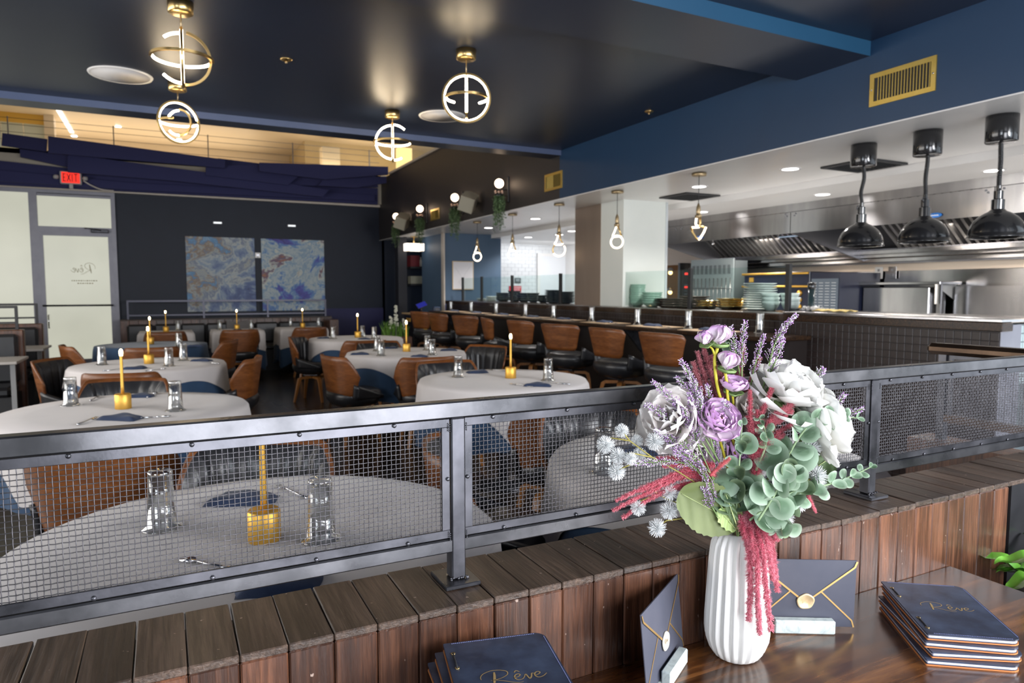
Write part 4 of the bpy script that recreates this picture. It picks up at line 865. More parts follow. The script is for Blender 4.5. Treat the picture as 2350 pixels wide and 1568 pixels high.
# tumblers: found on the table tops
tl = [('front table behind the mesh, window side', 372, 1212), ('front table behind the mesh, bar side', 737, 1238), ('second table, window side of the candle', 163, 931), ('second table, beside the navy corner', 403, 943), ('third table, window side', 234, 838),
      ('third table, by the candle', 388, 841), ('third table, behind its other glasses', 421, 828), ('navy table, lined up behind the others', 411, 796), ('far booth table, window side, next to the candle', 409, 759), ('far middle table, window side', 505, 757), ('far middle table, bar side', 577, 757),
      ('far bar-end table, window side', 667, 750), ('far bar-end table, bar side', 731, 750), ('farthest round table, nearest the booth', 765, 778), ('farthest round table, just behind the candle', 832, 774), ('farthest round table, beside the planter', 859, 778),
      ('round table of the empty side chair, front', 875, 817), ('round table of the empty side chair, middle', 866, 806), ('round table beside the stools, far glass', 981, 804), ('round table beside the stools, near glass', 992, 815), ('table before the stools, window side', 1052, 866), ('table before the stools, bar side', 1258, 874), ('table half hidden by flowers, window side', 1385, 1085)]
for n, x, y in tl:
    p = at(x, y, Z=TZ); tumbler((p.x, p.y, TZ + .001), 'upturned tumbler on the ' + n, 'tumblers on dining tables')
nl = [('front table behind the mesh', 560, 1150, 1.1), ('front table, at the lower edge by the rail', 640, 1345, 1.0), ('second table, in front of the candle', 283, 962, 1.1), ('second table, behind the candle', 322, 911, .9), ('third table, before the candle', 308, 847, 1.0), ('third table, near its navy corner', 466, 829, 1.0),
      ('navy table', 450, 795, .9), ('farthest round table, near the booth', 742, 777, .9), ('farthest round table, before the candle', 838, 779, .9), ('table of the empty side chair, window side', 827, 814, 1.0), ('table of the empty side chair, far edge', 896, 800, .9), ('table of the empty side chair, near edge', 965, 819, .9), ('table of the empty side chair, by the stools', 1030, 805, 1.0),
      ('table before the stools, far side', 1096, 856, .95), ('table before the stools, beside the fork', 1236, 886, 1.0), ('table half hidden by flowers', 1452, 1040, 1.1), ('far middle table', 545, 758, .8)]
for k, (n, x, y, s) in enumerate(nl):
    p = at(x, y, Z=TZ); napkin((p.x, p.y, TZ + .001), -YAW + .3 * math.sin(k * 2.1), 'folded navy napkin on the ' + n, 'napkins on dining tables', k, s)
for kind, n, x, y, r in (('fork', 'second table near the rail', 201, 968, .1), ('spoon', 'second table beside the napkin near the rail', 348, 960, -1.2), ('fork', 'second table behind the tumbler', 218, 916, .3), ('spoon', 'second table at its far edge', 349, 908, .2), ('fork', 'third table near the candle', 264, 850, -.6), ('spoon', 'third table before the tumblers', 358, 850, -.5),
                         ('fork', 'table before the stools, beside the napkin', 1196, 886, .9), ('knife', 'table before the stools, past the napkin', 1276, 881, 1.0), ('fork', 'table before the stools, far side', 1140, 852, .9), ('knife', 'third table near the navy corner', 482, 834, 1.1), ('fork', 'front table behind the mesh, far edge', 670, 1132, .8), ('spoon', 'front table, near the lower mesh frame', 480, 1300, 1.2)):
    p = at(x, y, Z=TZ); cutlery(kind, (p.x, p.y, TZ + .002), r - YAW, kind + ' on the ' + n, kind + 's on dining tables')
# dining chairs, rz = 0 faces +Y
ch = make_chair('dining_chair', .45, .815, .25, 'dining chair facing the camera across the front table behind the mesh', (.25, 2.55, 0), PI - .28, 'walnut and black leather dining chairs', True)
for x, y, r, n in ((-.22, 3.22, -.20, 'dining chair with its walnut back to the mesh, before the second table'), (-.30, 4.93, PI - .25, 'dining chair facing the camera behind the second table'), (-.27, 5.74, -.22, 'dining chair with walnut back turned, tucked under the third table'),
                   (-.72, 6.80, -2.0, 'tufted dining chair open to the room at the window side of the third table'), (.46, 6.36, 1.25, 'dining chair seen side on at the bar side of the third table'), (.46, 8.66, 1.2, 'dining chair seen side on beside the navy table'), (-.76, 8.55, -1.3, 'dining chair before the exit door at the navy table'), (-.15, 8.05, 0, 'dining chair with only its walnut top rail showing before the navy table'),
                   (-.03, 10.88, 0, 'dining chair before the far booth table, window side'), (.95, 10.93, 0, 'dining chair before the middle far booth table'), (1.98, 11.12, .1, 'dining chair before the far booth table, bar end'),
                   (1.62, 8.80, -2.1, 'dining chair with bright tufted back at the farthest round table'), (2.05, 8.02, .0, 'dining chair with low walnut back at the farthest round table'), (2.12, 7.40, PI, 'dining chair facing the camera behind the table with the empty side chair'),
                   (1.50, 6.18, -1.35, 'dining chair with curved walnut side, standing clear before the aisle'), (2.05, 5.84, -.1, 'dining chair with walnut back half behind the table before the stools'), (2.03, 5.06, PI, 'tufted dining chair facing the camera behind the table before the stools'), (2.84, 6.42, 2.1, 'tufted dining chair between the round tables and the stools'),
                   (1.80, 2.62, PI - .25, 'dining chair facing the camera behind the mesh next to the flowers'), (1.88, 3.22, -.2, 'dining chair with walnut back seen through the mesh beside the pompoms'), (1.10, 2.35, -1.9, 'dining chair lit through the mesh beside the post')):
    dup(ch, (x, y, 0), r, n)
# ================================================================ booths
def plank_box(t, x0, x1, y0, y1, z1, n, axis='x', capz=.02):
    MB().box(x0, x1, y0, y1, z1 - capz, z1, 0, .004).obj('cap_board', PLANKT, t)
    for i in range(n):
        a = x0 + (x1 - x0) * i / n; MB().box(a, a + (x1 - x0) / n - .003, y0, y1, 0, z1 - capz, 0, .002).obj('plank', PLANK, t)
DKR = P('rail_steel_lit', (.075, .075, .095), .35, .7)
t = thing('far_booth', 'low plank-backed booth bench along the far wall under the paintings', 'booth', (0, 0, 0))
plank_box(t, -.70, 2.78, 13.05, 13.35, .90, 26)
for k in range(8): MB().box(-.60 + k * .40, -.60 + k * .40 + .39, 12.93, 13.06, .46, .82, 0, .03).obj('back_cushion', LEATH, t)
MB().box(-.65, 2.60, 12.45, 12.95, .0, .36).obj('bench_base', BLACKP, t)
for k in range(8): MB().box(-.60 + k * .40, -.60 + k * .40 + .395, 12.45, 12.93, .36, .46, 0, .03).obj('seat_cushion', LEATH, t)
MB().box(2.62, 2.78, 12.5, 13.05, 0, .86, 0, .006).obj('end_panel', PLANK, t)
t = thing('booth_railing', 'slim open metal railing on top of the far booth', 'railing', (0, 13.2, .90))
MB().box(-.60, 2.70, -.012, .012, .29, .32).obj('top_rail', DKR, t); MB().box(-.60, 2.70, -.012, .012, .05, .075).obj('bottom_rail', DKR, t)
for x in (-.59, .58, 1.65, 2.69): MB().box(x - .014, x + .014, -.014, .014, 0, .32).obj('post', DKR, t)
cu = MB().grid(12, 9, lambda u, v: ((u - .5) * .40, -.05 * math.sin(PI * u) * math.sin(PI * v), (v - .5) * .26 * (1 - .12 * math.cos(PI * (u - .5) * 2)))).grid(12, 9, lambda u, v: ((.5 - u) * .40, .03 * math.sin(PI * u) * math.sin(PI * v), (v - .5) * .26 * (1 - .12 * math.cos(PI * (u - .5) * 2)))).obj('cushion', P('grey_cushion', (.16, .15, .15), .85))
cu.location = (1.12, 12.86, .72); tag(cu, 'grey cushion leaning on the far booth behind the middle table', 'cushion')
for k, (y0, x1, n) in enumerate(((10.0, -1.36, 'high booth divider farther from the camera beside the exit door'), (8.55, -1.33, 'high booth divider nearest the frame edge on the window side'))):
    t = thing('booth_divider', n, 'booth', (0, 0, 0), 0, 'dark booth dividers on the window side')
    MB().box(-4.1, x1, y0, y0 + .10, 0, .99, 0, .01).obj('plank_panel', PLANK, t); MB().box(-4.1, x1 - .04, y0 - .10, y0 - .001, .45, .95, 0, .03).obj('leather_back', LEATH, t)
    MB().box(-4.1, x1 - .04, y0 - .55, y0 - .10, .36, .46, 0, .03).obj('seat_cushion', LEATH, t); MB().box(-4.1, x1 - .04, y0 - .5, y0 - .001, 0, .36).obj('bench_base', BLACKP, t)
    t = thing('booth_railing', 'open black railing on the ' + n, 'railing', (0, y0 + .05, .99))
    MB().box(-4.0, x1 - .05, -.012, .012, .22, .245).obj('top_rail', BLACKP, t); MB().box(-4.0, x1 - .05, -.012, .012, .06, .08).obj('bottom_rail', BLACKP, t)
    for x in (x1 - .06, x1 - .9, x1 - 1.9): MB().box(x - .013, x + .013, -.013, .013, 0, .24).obj('post', BLACKP, t)
for k, (y, n) in enumerate(((9.25, 'booth table with pale edge beside the exit door'), (7.75, 'booth table with pale edge at the frame side'))):
    t = thing('booth_table', n, 'table', (-1.60, y, 0), 0, 'pale-edged booth tables'); W_ = P('pale_table_edge', (.42, .39, .36), .4)
    MB().box(-.6, .38, -.3, .3, .73, .755, 0, .004).obj('table_top', W_, t); MB().box(.28, .32, -.02, .02, .02, .73).obj('leg', P('pale_metal', (.34, .33, .32), .3, .6), t); MB().box(.15, .42, -.2, .2, 0, .02, 0, .004).obj('base', BLACKM, t)
# ================================================================ far wall objects
def art(name, seed, stops, x0, x1, z0, z1, label):
    t = NT(name); v = t.coord((1, 1, 1), False); mp = v.node; mp.inputs['Location'].default_value = (seed, seed * .7, seed * .3)
    w1 = t.noise(v, 1.1, 5, .6, .6); add = t.n('ShaderNodeVectorMath', operation='MULTIPLY_ADD'); t.l(w1.outputs['Color'], add.inputs[0]); add.inputs[1].default_value = (1.1, 1.1, 1.1); t.l(v, add.inputs[2])
    a = t.noise(add.outputs[0], 1.6, 10, .62, .3); t.l(t.ramp(a.outputs[0], stops), t.b.inputs['Base Color']); t.b.inputs['Roughness'].default_value = .5; t.bump(a.outputs[0], .3, .004)
    o = MB().box((x0 - x1) / 2, (x1 - x0) / 2, -.03, 0, (z0 - z1) / 2, (z1 - z0) / 2, 0, .003).obj('canvas_painting', t.m); o.location = ((x0 + x1) / 2, 13.698, (z0 + z1) / 2); tag(o, label, 'painting', 'pair of abstract paintings')
art('abstract_one', 4.2, [(.30, (0.032, 0.048, 0.128)), (.40, (0.096, 0.144, 0.320)), (.46, (0.256, 0.336, 0.448)), (.50, (0.480, 0.512, 0.496)), (.54, (0.160, 0.208, 0.320)), (.58, (0.384, 0.416, 0.416)), (.61, (0.272, 0.192, 0.128)), (.66, (0.096, 0.272, 0.512)), (.74, (0.544, 0.592, 0.576))], .335, 1.505, 1.00, 2.36, 'abstract painting in grey-blue and sand, beside the exit door')
art('abstract_two', 9.1, [(.30, (0.048, 0.032, 0.144)), (.39, (0.080, 0.080, 0.416)), (.44, (0.112, 0.256, 0.512)), (.48, (0.480, 0.544, 0.544)), (.53, (0.192, 0.320, 0.480)), (.57, (0.608, 0.640, 0.576)), (.61, (0.128, 0.080, 0.160)), (.66, (0.416, 0.176, 0.080)), (.70, (0.128, 0.240, 0.544)), (.78, (0.576, 0.608, 0.560))], 1.62, 2.785, 1.00, 2.36, 'abstract painting with violet and rust streaks, nearer the bar')
for x, n in ((.881, 'tiny white picture light above the grey-blue painting'), (2.187, 'tiny white picture light above the violet painting')):
    t = thing('picture_light', n, 'picture light', (x, 13.7, 2.62)); MB().box(-.075, .075, -.03, 0, -.02, .02, 0, .004).obj('housing', KWHITE, t); MB().box(-.065, .065, -.034, -.03, -.012, .012).obj('lens', emit('cool_led', (.9, .95, 1), .7), t)
t = thing('thermostat', 'small white thermostat between the two paintings', 'thermostat', (1.56, 13.7, 2.045)); MB().box(-.05, .05, -.02, 0, -.05, .05, 0, .004).obj('case', KWHITE, t); MB().box(-.025, .025, -.023, -.02, -.015, .02).obj('display', STEELD, t); MB().lathe([(.010, 0), (1e-5, .004)], 10).xf(Matrix.Translation((.0, -.02, -.032)) @ Matrix.Rotation(PI / 2, 4, 'X')).obj('button', STEELD, t)
# exit sign
t = thing('exit_sign', 'red lit exit sign with side lamps above the frosted door', 'exit sign', (at(162, 408, Y=13.27).x, 13.27, at(162, 408, Y=13.27).z)); GRY = P('sign_housing', (.40, .38, .37), .5)
MB().box(-.15, .15, -.01, .06, -.10, .10, 0, .01).obj('housing', GRY, t); MB().box(-.125, .125, -.016, -.010, -.085, .085).obj('lit_face', emit('exit_red', (1, .045, .03), .60), t)
LRED = P('letter_red', (.20, .008, .010), .5); HL, WL, SL = .062, .040, .013
def letter(name, x0, bars):
    m = MB()
    for (xa, za, xb, zb) in bars:
        d_ = Vector((xb - xa, 0, zb - za)).normalized(); n = Vector((-d_.z, 0, d_.x)) * SL / 2; A, B_ = Vector((x0 + xa, 0, za)), Vector((x0 + xb, 0, zb))
        q = [A - n, B_ - n, B_ + n, A + n]; m.add([(p.x, -.0185, p.z) for p in q] + [(p.x, -.0162, p.z) for p in q], [(0, 1, 2, 3), (7, 6, 5, 4), (0, 4, 5, 1), (1, 5, 6, 2), (2, 6, 7, 3), (3, 7, 4, 0)])
    return m.obj(name, LRED, t)
letter('letter', -.105, [(.007, -HL, .007, HL), (0, HL - .006, WL, HL - .006), (0, 0, WL * .85, 0), (0, -HL + .006, WL, -HL + .006)])
letter('letter', -.048, [(0, -HL, WL + .006, HL), (0, HL, WL + .006, -HL)])
letter('letter', .010, [(.012, -HL, .012, HL)])
letter('letter', .046, [(-.002, HL - .006, WL + .014, HL - .006), (.026, -HL, .026, HL)])
for s in (-1, 1): MB().lathe([(1e-5, -.03), (.03, -.028), (.042, .0), (.03, .03), (1e-5, .03)], 14, (s * .20, .0, .0)).obj('side_lamp', GRY, t)
MB().box(-.025, .025, .0, .06, .10, .15).box(-.025, .025, .0, .06, -.17, -.10).obj('bracket', GRY, t)
MB().tube(catmull([(.17, .03, -.03), (.28, .04, -.10), (.42, .05, -.155), (.60, .06, -.165)], 6), .012, 6).obj('conduit', P('conduit_grey', (.5, .46, .42), .5), t)
# ================================================================ globe sconces, trailing plants and speakers on the soffit
VINE = P('vine_leaf', (.07, .13, .055), .6, noise=(30, (.13, .20, .08), 1)); VINEB = P('pale_vine_leaf', (.10, .15, .13), .6)
def sconce(y, label, seed):
    t = thing('globe_sconce', label, 'wall lamp', (3.9, y, 2.70), 0, 'globe sconces on the dark soffit')
    MB().box(-.02, 0, -.035, .035, -.20, .12, 0, .006).obj('back_plate', BLACKP, t); MB().tube([(-.02, 0, -.04), (-.10, 0, -.055), (-.125, 0, -.03)], .008, 6).obj('arm', BLACKP, t)
    MB().sphere((-.125, 0, .03), .058, 20, 14).obj('glass_globe', GLOBE, t)
    p = thing('hanging_plant', 'trailing green plant with pale blooms under the ' + label.replace('glowing globe sconce ', 'sconce '), 'plant', (3.9 - .13, y, 2.60), 0, 'trailing plants under the sconces')
    random.seed(seed); MB().lathe([(1e-5, -.05), (.04, -.045), (.055, 0), (.05, .0), (.038, -.035), (1e-5, -.04)], 14).obj('pot', BLACKP, p)
    MB().tube([(.05, 0, -.01), (.13, 0, -.02)], .006, 5).obj('bracket', BLACKP, p)
    m = MB(); b = MB()
    for k in range(46):
        a = random.random() * 6.28; L = random.uniform(.14, .42) * (1 if k % 5 else 1.15); r = random.uniform(.03, .075); path = []
        for i in range(8):
            u = i / 7; path.append(Vector((r * math.cos(a) * min(1, u * 3 + .3) + .012 * math.sin(u * 9 + k), r * math.sin(a) * min(1, u * 3 + .3), .02 * math.sin(u * 3) - L * u)))
        m.tube(path, .0015, 3)
        for i in range(1, 8):
            for q in range(3):
                c = path[i] + Vector((random.uniform(-.014, .014), random.uniform(-.014, .014), random.uniform(-.012, .012))); d1 = Vector((random.uniform(-1, 1), random.uniform(-1, 1), random.uniform(-1, .1))).normalized() * .026; d2 = Vector((random.uniform(-1, 1), random.uniform(-1, 1), random.uniform(-.5, .5))).normalized() * .009
                m.add([c, c + d1 * .5 + d2, c + d1, c + d1 * .5 - d2], [(0, 1, 2, 3)])
    m.obj('foliage', VINE, p, kind='stuff')
    for k in range(6): b.sphere((.05 * math.cos(k * 1.05), .05 * math.sin(k * 1.05), .018 + .01 * (k % 2)), .014, 7, 5)
    b.obj('blooms', P('blush_bloom', (.62, .42, .32), .7), p, kind='stuff')
sconce(7.83, 'glowing globe sconce nearest the camera', 1); sconce(9.31, 'glowing globe sconce beside the nearer speaker', 2); sconce(10.84, 'glowing globe sconce beside the smallest brass vent', 3); sconce(12.15, 'glowing globe sconce tucked behind the farther speaker', 4)
SPK = P('ivory_speaker', (.42, .38, .30), .55, bump=(900, .1))
for (y, n) in ((8.72, 'ivory angled wall speaker, nearer of two on the soffit'), (11.66, 'ivory angled wall speaker, farther of two on the soffit')):
    t = thing('wall_speaker', n, 'speaker', (3.74, y, 2.60), 0, 'ivory speakers on the soffit')
    E1 = Matrix.Rotation(.95, 4, 'Z') @ Matrix.Rotation(-.36, 4, 'Y') @ Matrix.Rotation(.35, 4, 'X')
    MB().prism([(-.17, -.10), (.10, -.10), (.17, -.05), (.17, .05), (.10, .10), (-.17, .10)], -.10, .10, tf=lambda p: E1 @ Vector(p)).obj('cabinet', SPK, t)
    MB().box(-.18, -.168, -.095, .095, -.095, .095, 0, .004).xf(E1).obj('grille', P('speaker_cloth', (.30, .28, .22), .8, bump=(1500, .3)), t)
    MB().tube([(.04, .06, 0), (.10, .14, .02), (.16, .14, .02)], .014, 6).box(.145, .16, .10, .18, -.03, .06).obj('bracket', SPK, t)
# ================================================================ alcove at the end of the bar
t = thing('lantern_pendant', 'white rectangular lantern lamp under the ceiling at the far alcove', 'pendant light', (4.16, 12.3, 2.39))
MB().box(-.17, .17, -.10, .10, -.27, -.13, 0, .006).obj('shade', emit('lantern_shade', (1, .90, .80), 1.1), t)
MB().tube([(0, 0, 0), (0, 0, -.13)], .012, 8).box(-.06, .06, -.04, .04, -.015, 0).obj('stem', BRASS, t)
for x in (-.12, .13): MB().box(x - .005, x + .005, -.103, .103, -.275, -.125).obj('frame_bar', BRASS, t)
t = thing('alcove_shelf', 'black wall shelf holding a red box and bottles, upper of two', 'shelf', (4.56, 13.2, 1.86)); MB().box(-.22, .24, -.15, .30, -.04, 0, 0, .004).obj('board', BLACKP, t)
t = thing('alcove_shelf', 'black wall shelf holding pale books, lower of two', 'shelf', (4.56, 13.2, 1.52)); MB().box(-.22, .24, -.15, .30, -.04, 0, 0, .004).obj('board', BLACKP, t)
o = MB().box(-.21, -.02, -.12, .10, 0, .22, 0, .004).obj('red_box', P('dark_red_card', (.17, .012, .018), .5)); o.location = (4.56, 13.2, 1.861); tag(o, 'dark red box on the upper alcove shelf', 'box')
bt = MB().lathe([(1e-5, 0), (.028, 0), (.028, .11), (.010, .15), (.010, .19), (1e-5, .19)], 12).mesh('bottle', [P('pale_bottle', (.5, .48, .44), .25), ])
bd = MB().lathe([(1e-5, 0), (.026, 0), (.026, .10), (.010, .14), (.010, .17), (1e-5, .17)], 12).mesh('bottle', [P('dark_bottle', (.03, .025, .03), .2)])
for k in range(6):
    o = put('bottle', bt if k % 2 == 0 else bd); o.location = (4.56 + .01 + k * .040, 13.10 + .07 * (k % 2), 1.861); tag(o, ('pale' if k % 2 == 0 else 'dark') + ' bottle on the upper alcove shelf, ' + ('next to the red box', 'in the middle of the row', 'at the end by the white trim')[k // 2], 'bottle', ('pale' if k % 2 == 0 else 'dark') + ' bottles on the alcove shelf')
bk = MB().box(-.011, .011, -.09, .09, 0, .15, 0, .002).mesh('book', [P('pale_book_cover', (.34, .34, .26), .7, noise=(9, (.42, .41, .33), 1))])
for k in range(18):
    o = put('book', bk); o.location = (4.56 - .20 + k * .0235, 13.16, 1.521); tag(o, 'pale book in the row on the lower alcove shelf', 'book', 'pale books on the lower alcove shelf')
t = thing('host_stand', 'black host stand with gold details past the last bar stool', 'stand', (4.0, 11.15, 0))
MB().box(-.34, .20, -.25, .25, 0, .98, 0, .01).obj('cabinet', BLACKG, t); MB().box(-.37, .05, -.28, .28, .98, 1.005, 0, .004).obj('top', P('tan_edge', (.42, .28, .14), .4), t)
MB().box(-.22, -.10, -.265, -.25, .62, .86).obj('gold_emblem', GOLD, t); MB().box(-.345, -.34, -.10, .10, .86, .92).obj('brass_plate', GOLD, t)
t = thing('tablet', 'tablet with a blue lit screen tilted on the host stand', 'tablet', (3.88, 11.10, 1.006)); E1 = Matrix.Rotation(-.35, 4, 'Y') @ Matrix.Rotation(.7, 4, 'X')
MB().box(-.09, .09, -.06, .06, 0, .010, 0, .003).xf(Matrix.Translation((0, 0, .13)) @ E1).obj('case', BLACKP, t); MB().box(-.083, .083, -.053, .053, .010, .0115).xf(Matrix.Translation((0, 0, .13)) @ E1).obj('screen', emit('screen_blue', (.05, .06, .55), .22), t)
MB().tube([(0, 0, .0), (0, .02, .13)], .012, 8).lathe([(1e-5, 0), (.06, 0), (.06, .008), (1e-5, .008)], 16).obj('stand', BLACKM, t)
t = thing('card_terminal', 'dark blue card machine beside the tablet', 'card machine', (4.13, 11.06, .981)); MB().box(-.06, .06, -.06, .06, 0, .13, 0, .015).obj('body', P('blue_grey_plastic', (.03, .05, .10), .4), t); MB().box(-.04, .04, -.064, -.06, .06, .11).obj('display', STEELD, t)
t = thing('framed_drawing', 'white framed line drawing on the slate blue wall', 'picture', (4.765, 11.39, 1.655))
MB().box(-.205, .205, -.012, .005, -.255, .255, 0, .003).obj('picture_frame', P('pale_wood_frame', (.62, .48, .30), .5), t); MB().box(-.190, .190, -.015, -.012, -.240, .240).obj('sheet', P('paper_white', (.72, .71, .74), .6), t)
MB().tube(catmull([(-.15, -.017, .14), (-.02, -.017, -.03), (.05, -.017, .05), (.14, -.017, .17)], 6), .0015, 4).tube(catmull([(.0, -.017, -.03), (-.08, -.017, -.12), (.02, -.017, -.20), (.05, -.017, -.08)], 6), .0015, 4).obj('ink_line', P('grey_ink', (.45, .45, .48), .7), t)
t = thing('planter_box', 'low wooden planter with white spiky blooms beside the last round table', 'planter', (3.11, 10.15, 0))
MB().box(-.24, .24, -.12, .12, 0, .68, 0, .006).obj('box', PLANK, t); random.seed(12); m = MB()
GRN = P('bright_grass_leaf', (.10, .22, .03), .5, noise=(20, (.16, .30, .05), 1))
for k in range(90):
    x = random.uniform(-.2, .2); y = random.uniform(-.1, .1); L = random.uniform(.12, .28); a = random.uniform(-.5, .5); b = random.uniform(-.4, .4)
    c = Vector((x, y, .68)); e = c + Vector((a * L, b * L, L)); mid = (c + e) / 2 + Vector((0, 0, .02)); s = Vector((.007, .003, 0)); m.add([c - s, c + s, mid + s, mid - s, e], [(0, 1, 2, 3), (3, 2, 4)])
m.obj('grass_leaves', GRN, t, kind='stuff')
for k, (x, h) in enumerate(((.02, .46), (-.06, .30), (.15, .26))):
    m = MB().tube([(x, 0, .68), (x + .01, 0, .68 + h)], .004, 5)
    for q in range(int(h * 110)):
        a = random.random() * 6.28; z = .68 + h * .35 + random.random() * h * .68; m.sphere((x + .035 * math.cos(a) * (1.3 - (z - .68) / h), .035 * math.sin(a), z), .014, 6, 4)
    m.obj('flower_spike', P('cream_bloom', (.62, .62, .52), .7), t)
# ================================================================ plank half wall in front of the camera
hw = thing('half_wall', 'low half wall of dark weathered planks carrying the wire mesh railing', 'half wall', (0, 0, 0))
MB().box(-.90, 2.36, .946, 1.08, 0, .902).obj('core', BLACKP, hw)
BW = .0613
tops = []; fronts = []
for s in range(3):
    random.seed(30 + s)
    m = MB().box(-.5 * BW + .0006, .5 * BW - .0006, 0, .166, -.0115, 0, 0, .0016); tops.append(m.mesh('top_plank', [PLANKT]))
    m = MB().box(-.5 * BW + .0006, .5 * BW - .0006, 0, .020, -.912, -.0005, 0, .0022); fronts.append(m.mesh('front_plank', [PLANK]))
x = .008 - 15 * BW; i = 0; random.seed(11)
while x < 2.34:
    put('top_plank', tops[i % 3], hw, Matrix.Translation((x + BW / 2, .9262 + random.uniform(-.0008, .0008), .9245 + random.uniform(-.0012, .0008))) @ Matrix.Rotation(random.uniform(-.006, .006), 4, 'Z'))
    if x < 1.84: put('front_plank', fronts[i % 3], hw, Matrix.Translation((x + BW / 2, .925 + random.uniform(-.0008, .0010), .9135)))
    x += BW; i += 1
MB().box(1.862, 2.36, .927, .946, 0, .9135).obj('shade_panel', LEATH, hw)  # dark panel standing in for shade past the last front plank
# ================================================================ wire mesh railing
def tubebox(m, x0, x1, y0, y1, z0, z1): return m.box(x0, x1, y0, y1, z0, z1, 0, .0022)
rl = thing('mesh_railing', 'black steel railing with woven wire mesh panels on the plank half wall', 'railing', (0, 0, 0))
TOPR = P('worn_black_top_rail', (.055, .056, .060), .28, .85, noise=(7, (.14, .14, .15), 1), rvar=.1, bump=(300, .08, .0004))
tubebox(MB(), -.90, 2.30, 1.0, 1.026, 1.196, 1.2225).obj('top_rail', TOPR, rl)
tubebox(MB(), -.90, 2.30, 1.0, 1.026, .977, .9995).obj('bottom_rail', TOPR, rl)
posts = [-.60, .408, 1.43, 2.285]
for x in posts:
    tubebox(MB(), x - .0115, x + .0125, .9985, 1.0245, .932, 1.1965).obj('post', BLACKM, rl)
    MB().box(x - .030, x + .030, .978, 1.050, .9245, .9315, 0, .0012).obj('base_plate', BLACKM, rl)
    m = MB(); random.seed(int(x * 10) + 50)
    for k in range(14): m.sphere((x + random.uniform(-.014, .015), .9975 + random.uniform(-.002, .001), .932 + random.uniform(0, .004)), .0019, 6, 4)
    for zz in (1.18, 1.003):
        for s in (-1, 1):
            for k in range(4): m.sphere((x + s * .0145, .999, zz + k * .0035 - .004), .0016, 6, 4)
    m.obj('weld_bead', BLACKM, rl, kind='stuff')
bolt = MB().lathe([(.0032, 0), (.0032, .002), (.002, .003), (1e-5, .003)], 10).xf(Matrix.Rotation(PI / 2, 4, 'X')).mesh('bolt', [BLACKM])
def wire_mesh(x0, x1, z0, z1, y, p=.0073, r=.00074, A=.00100):
    m = MB(); nx = int((x1 - x0) / p); nz = int((z1 - z0) / p)
    for i in range(nx + 1):
        x = x0 + (i + .5) * (x1 - x0) / (nx + 1); pts = []
        for j in range(-1, nz + 2): pts.append((x, y + A * (1 if (i + j) % 2 else -1), min(max(z0 + (j + .5) * (z1 - z0) / (nz + 1), z0 - .002), z1 + .002)))
        m.tube(pts, r, 4, caps=False, sm=True, up=(0, 1, 0))
    for j in range(nz + 1):
        z = z0 + (j + .5) * (z1 - z0) / (nz + 1); pts = []
        for i in range(-1, nx + 2): pts.append((min(max(x0 + (i + .5) * (x1 - x0) / (nx + 1), x0 - .002), x1 + .002), y - A * (1 if (i + j) % 2 else -1), z))
        m.tube(pts, r, 4, caps=False, sm=True, up=(0, 1, 0))
    return m
for a, b in zip(posts[:-1], posts[1:]):
    x0, x1 = a + .0135, b - .0125; f = .0135
    m = MB(); z0, z1 = 1.0005, 1.195
    m.box(x0, x1, 1.0035, 1.0075, z1 - f, z1, 0, .0006).box(x0, x1, 1.0035, 1.0075, z0, z0 + f, 0, .0006).box(x0, x0 + f, 1.0035, 1.0075, z0 + f, z1 - f, 0, .0006).box(x1 - f, x1, 1.0035, 1.0075, z0 + f, z1 - f, 0, .0006)
    m.box(x0, x1, 1.0075, 1.016, z1 - .004, z1).box(x0, x1, 1.0075, 1.016, z0, z0 + .004)
    fr = m.obj('panel_frame', BLACKM, rl)
    n = 7
    for k in range(n):
        xx = x0 + (x1 - x0) * (k + .35) / n
        put('bolt', bolt, fr, Matrix.Translation((xx, 1.0030, z1 - .003))); put('bolt', bolt, fr, Matrix.Translation((xx + .02, 1.0030, z0 + .003)))
    for s in (x0 + .004, x1 - .004): put('bolt', bolt, fr, Matrix.Translation((s, 1.0030, 1.098)))
    o = wire_mesh(x0 + f - .003, x1 - f + .003, z0 + f - .003, z1 - f + .003, 1.0095).obj('wire_mesh', WIRE, rl, kind='stuff')
BRZ = P('bronze_painted_steel', (.055, .034, .022), .3, .8, noise=(7, (.11, .07, .045), 1))
sr = thing('side_railing', 'bronze brown railing turning back beyond the corner of the mesh railing', 'railing', (2.31, 0, 0))
MB().box(-.03, .03, 1.04, 1.42, 1.185, 1.222, 0, .012).obj('top_rail', BRZ, sr); MB().box(-.013, .013, 1.36, 1.385, .90, 1.19).obj('post', BLACKM, sr); MB().box(-.012, .012, 1.05, 1.37, .96, .985).obj('bottom_rail', BRZ, sr)
MB().box(-.004, .004, 1.345, 1.36, .985, 1.185).box(-.004, .004, 1.05, 1.345, 1.172, 1.185).obj('panel_frame', BLACKM, sr)
wm = wire_mesh(1.05, 1.345, .985, 1.175, 0); wm.v = [(y, x, z) for x, y, z in wm.v]; wm.obj('wire_mesh', WIRE, sr, kind='stuff')
MB().box(-.06, .06, 1.085, 1.45, 0, .90).obj('plank_base', PLANK, sr)
# ================================================================ host table
ht = thing('host_table', 'glossy dark brown host table against the plank half wall', 'table', (0, 0, 0))
m = MB(); 
for k in range(9):
    y0 = .165 + k * .0843; MB().box(-.10, 1.614, y0, y0 + .0843, .725, .755).obj('table_board', TABLEW, ht)
MB().box(-.04, 1.56, .22, .88, .66, .725).obj('apron', TABLEW, ht)
for x in (-.03, 1.50):
    for y in (.22, .82): MB().box(x, x + .06, y, y + .06, 0, .66, 0, .004).obj('leg', TABLEW, ht)
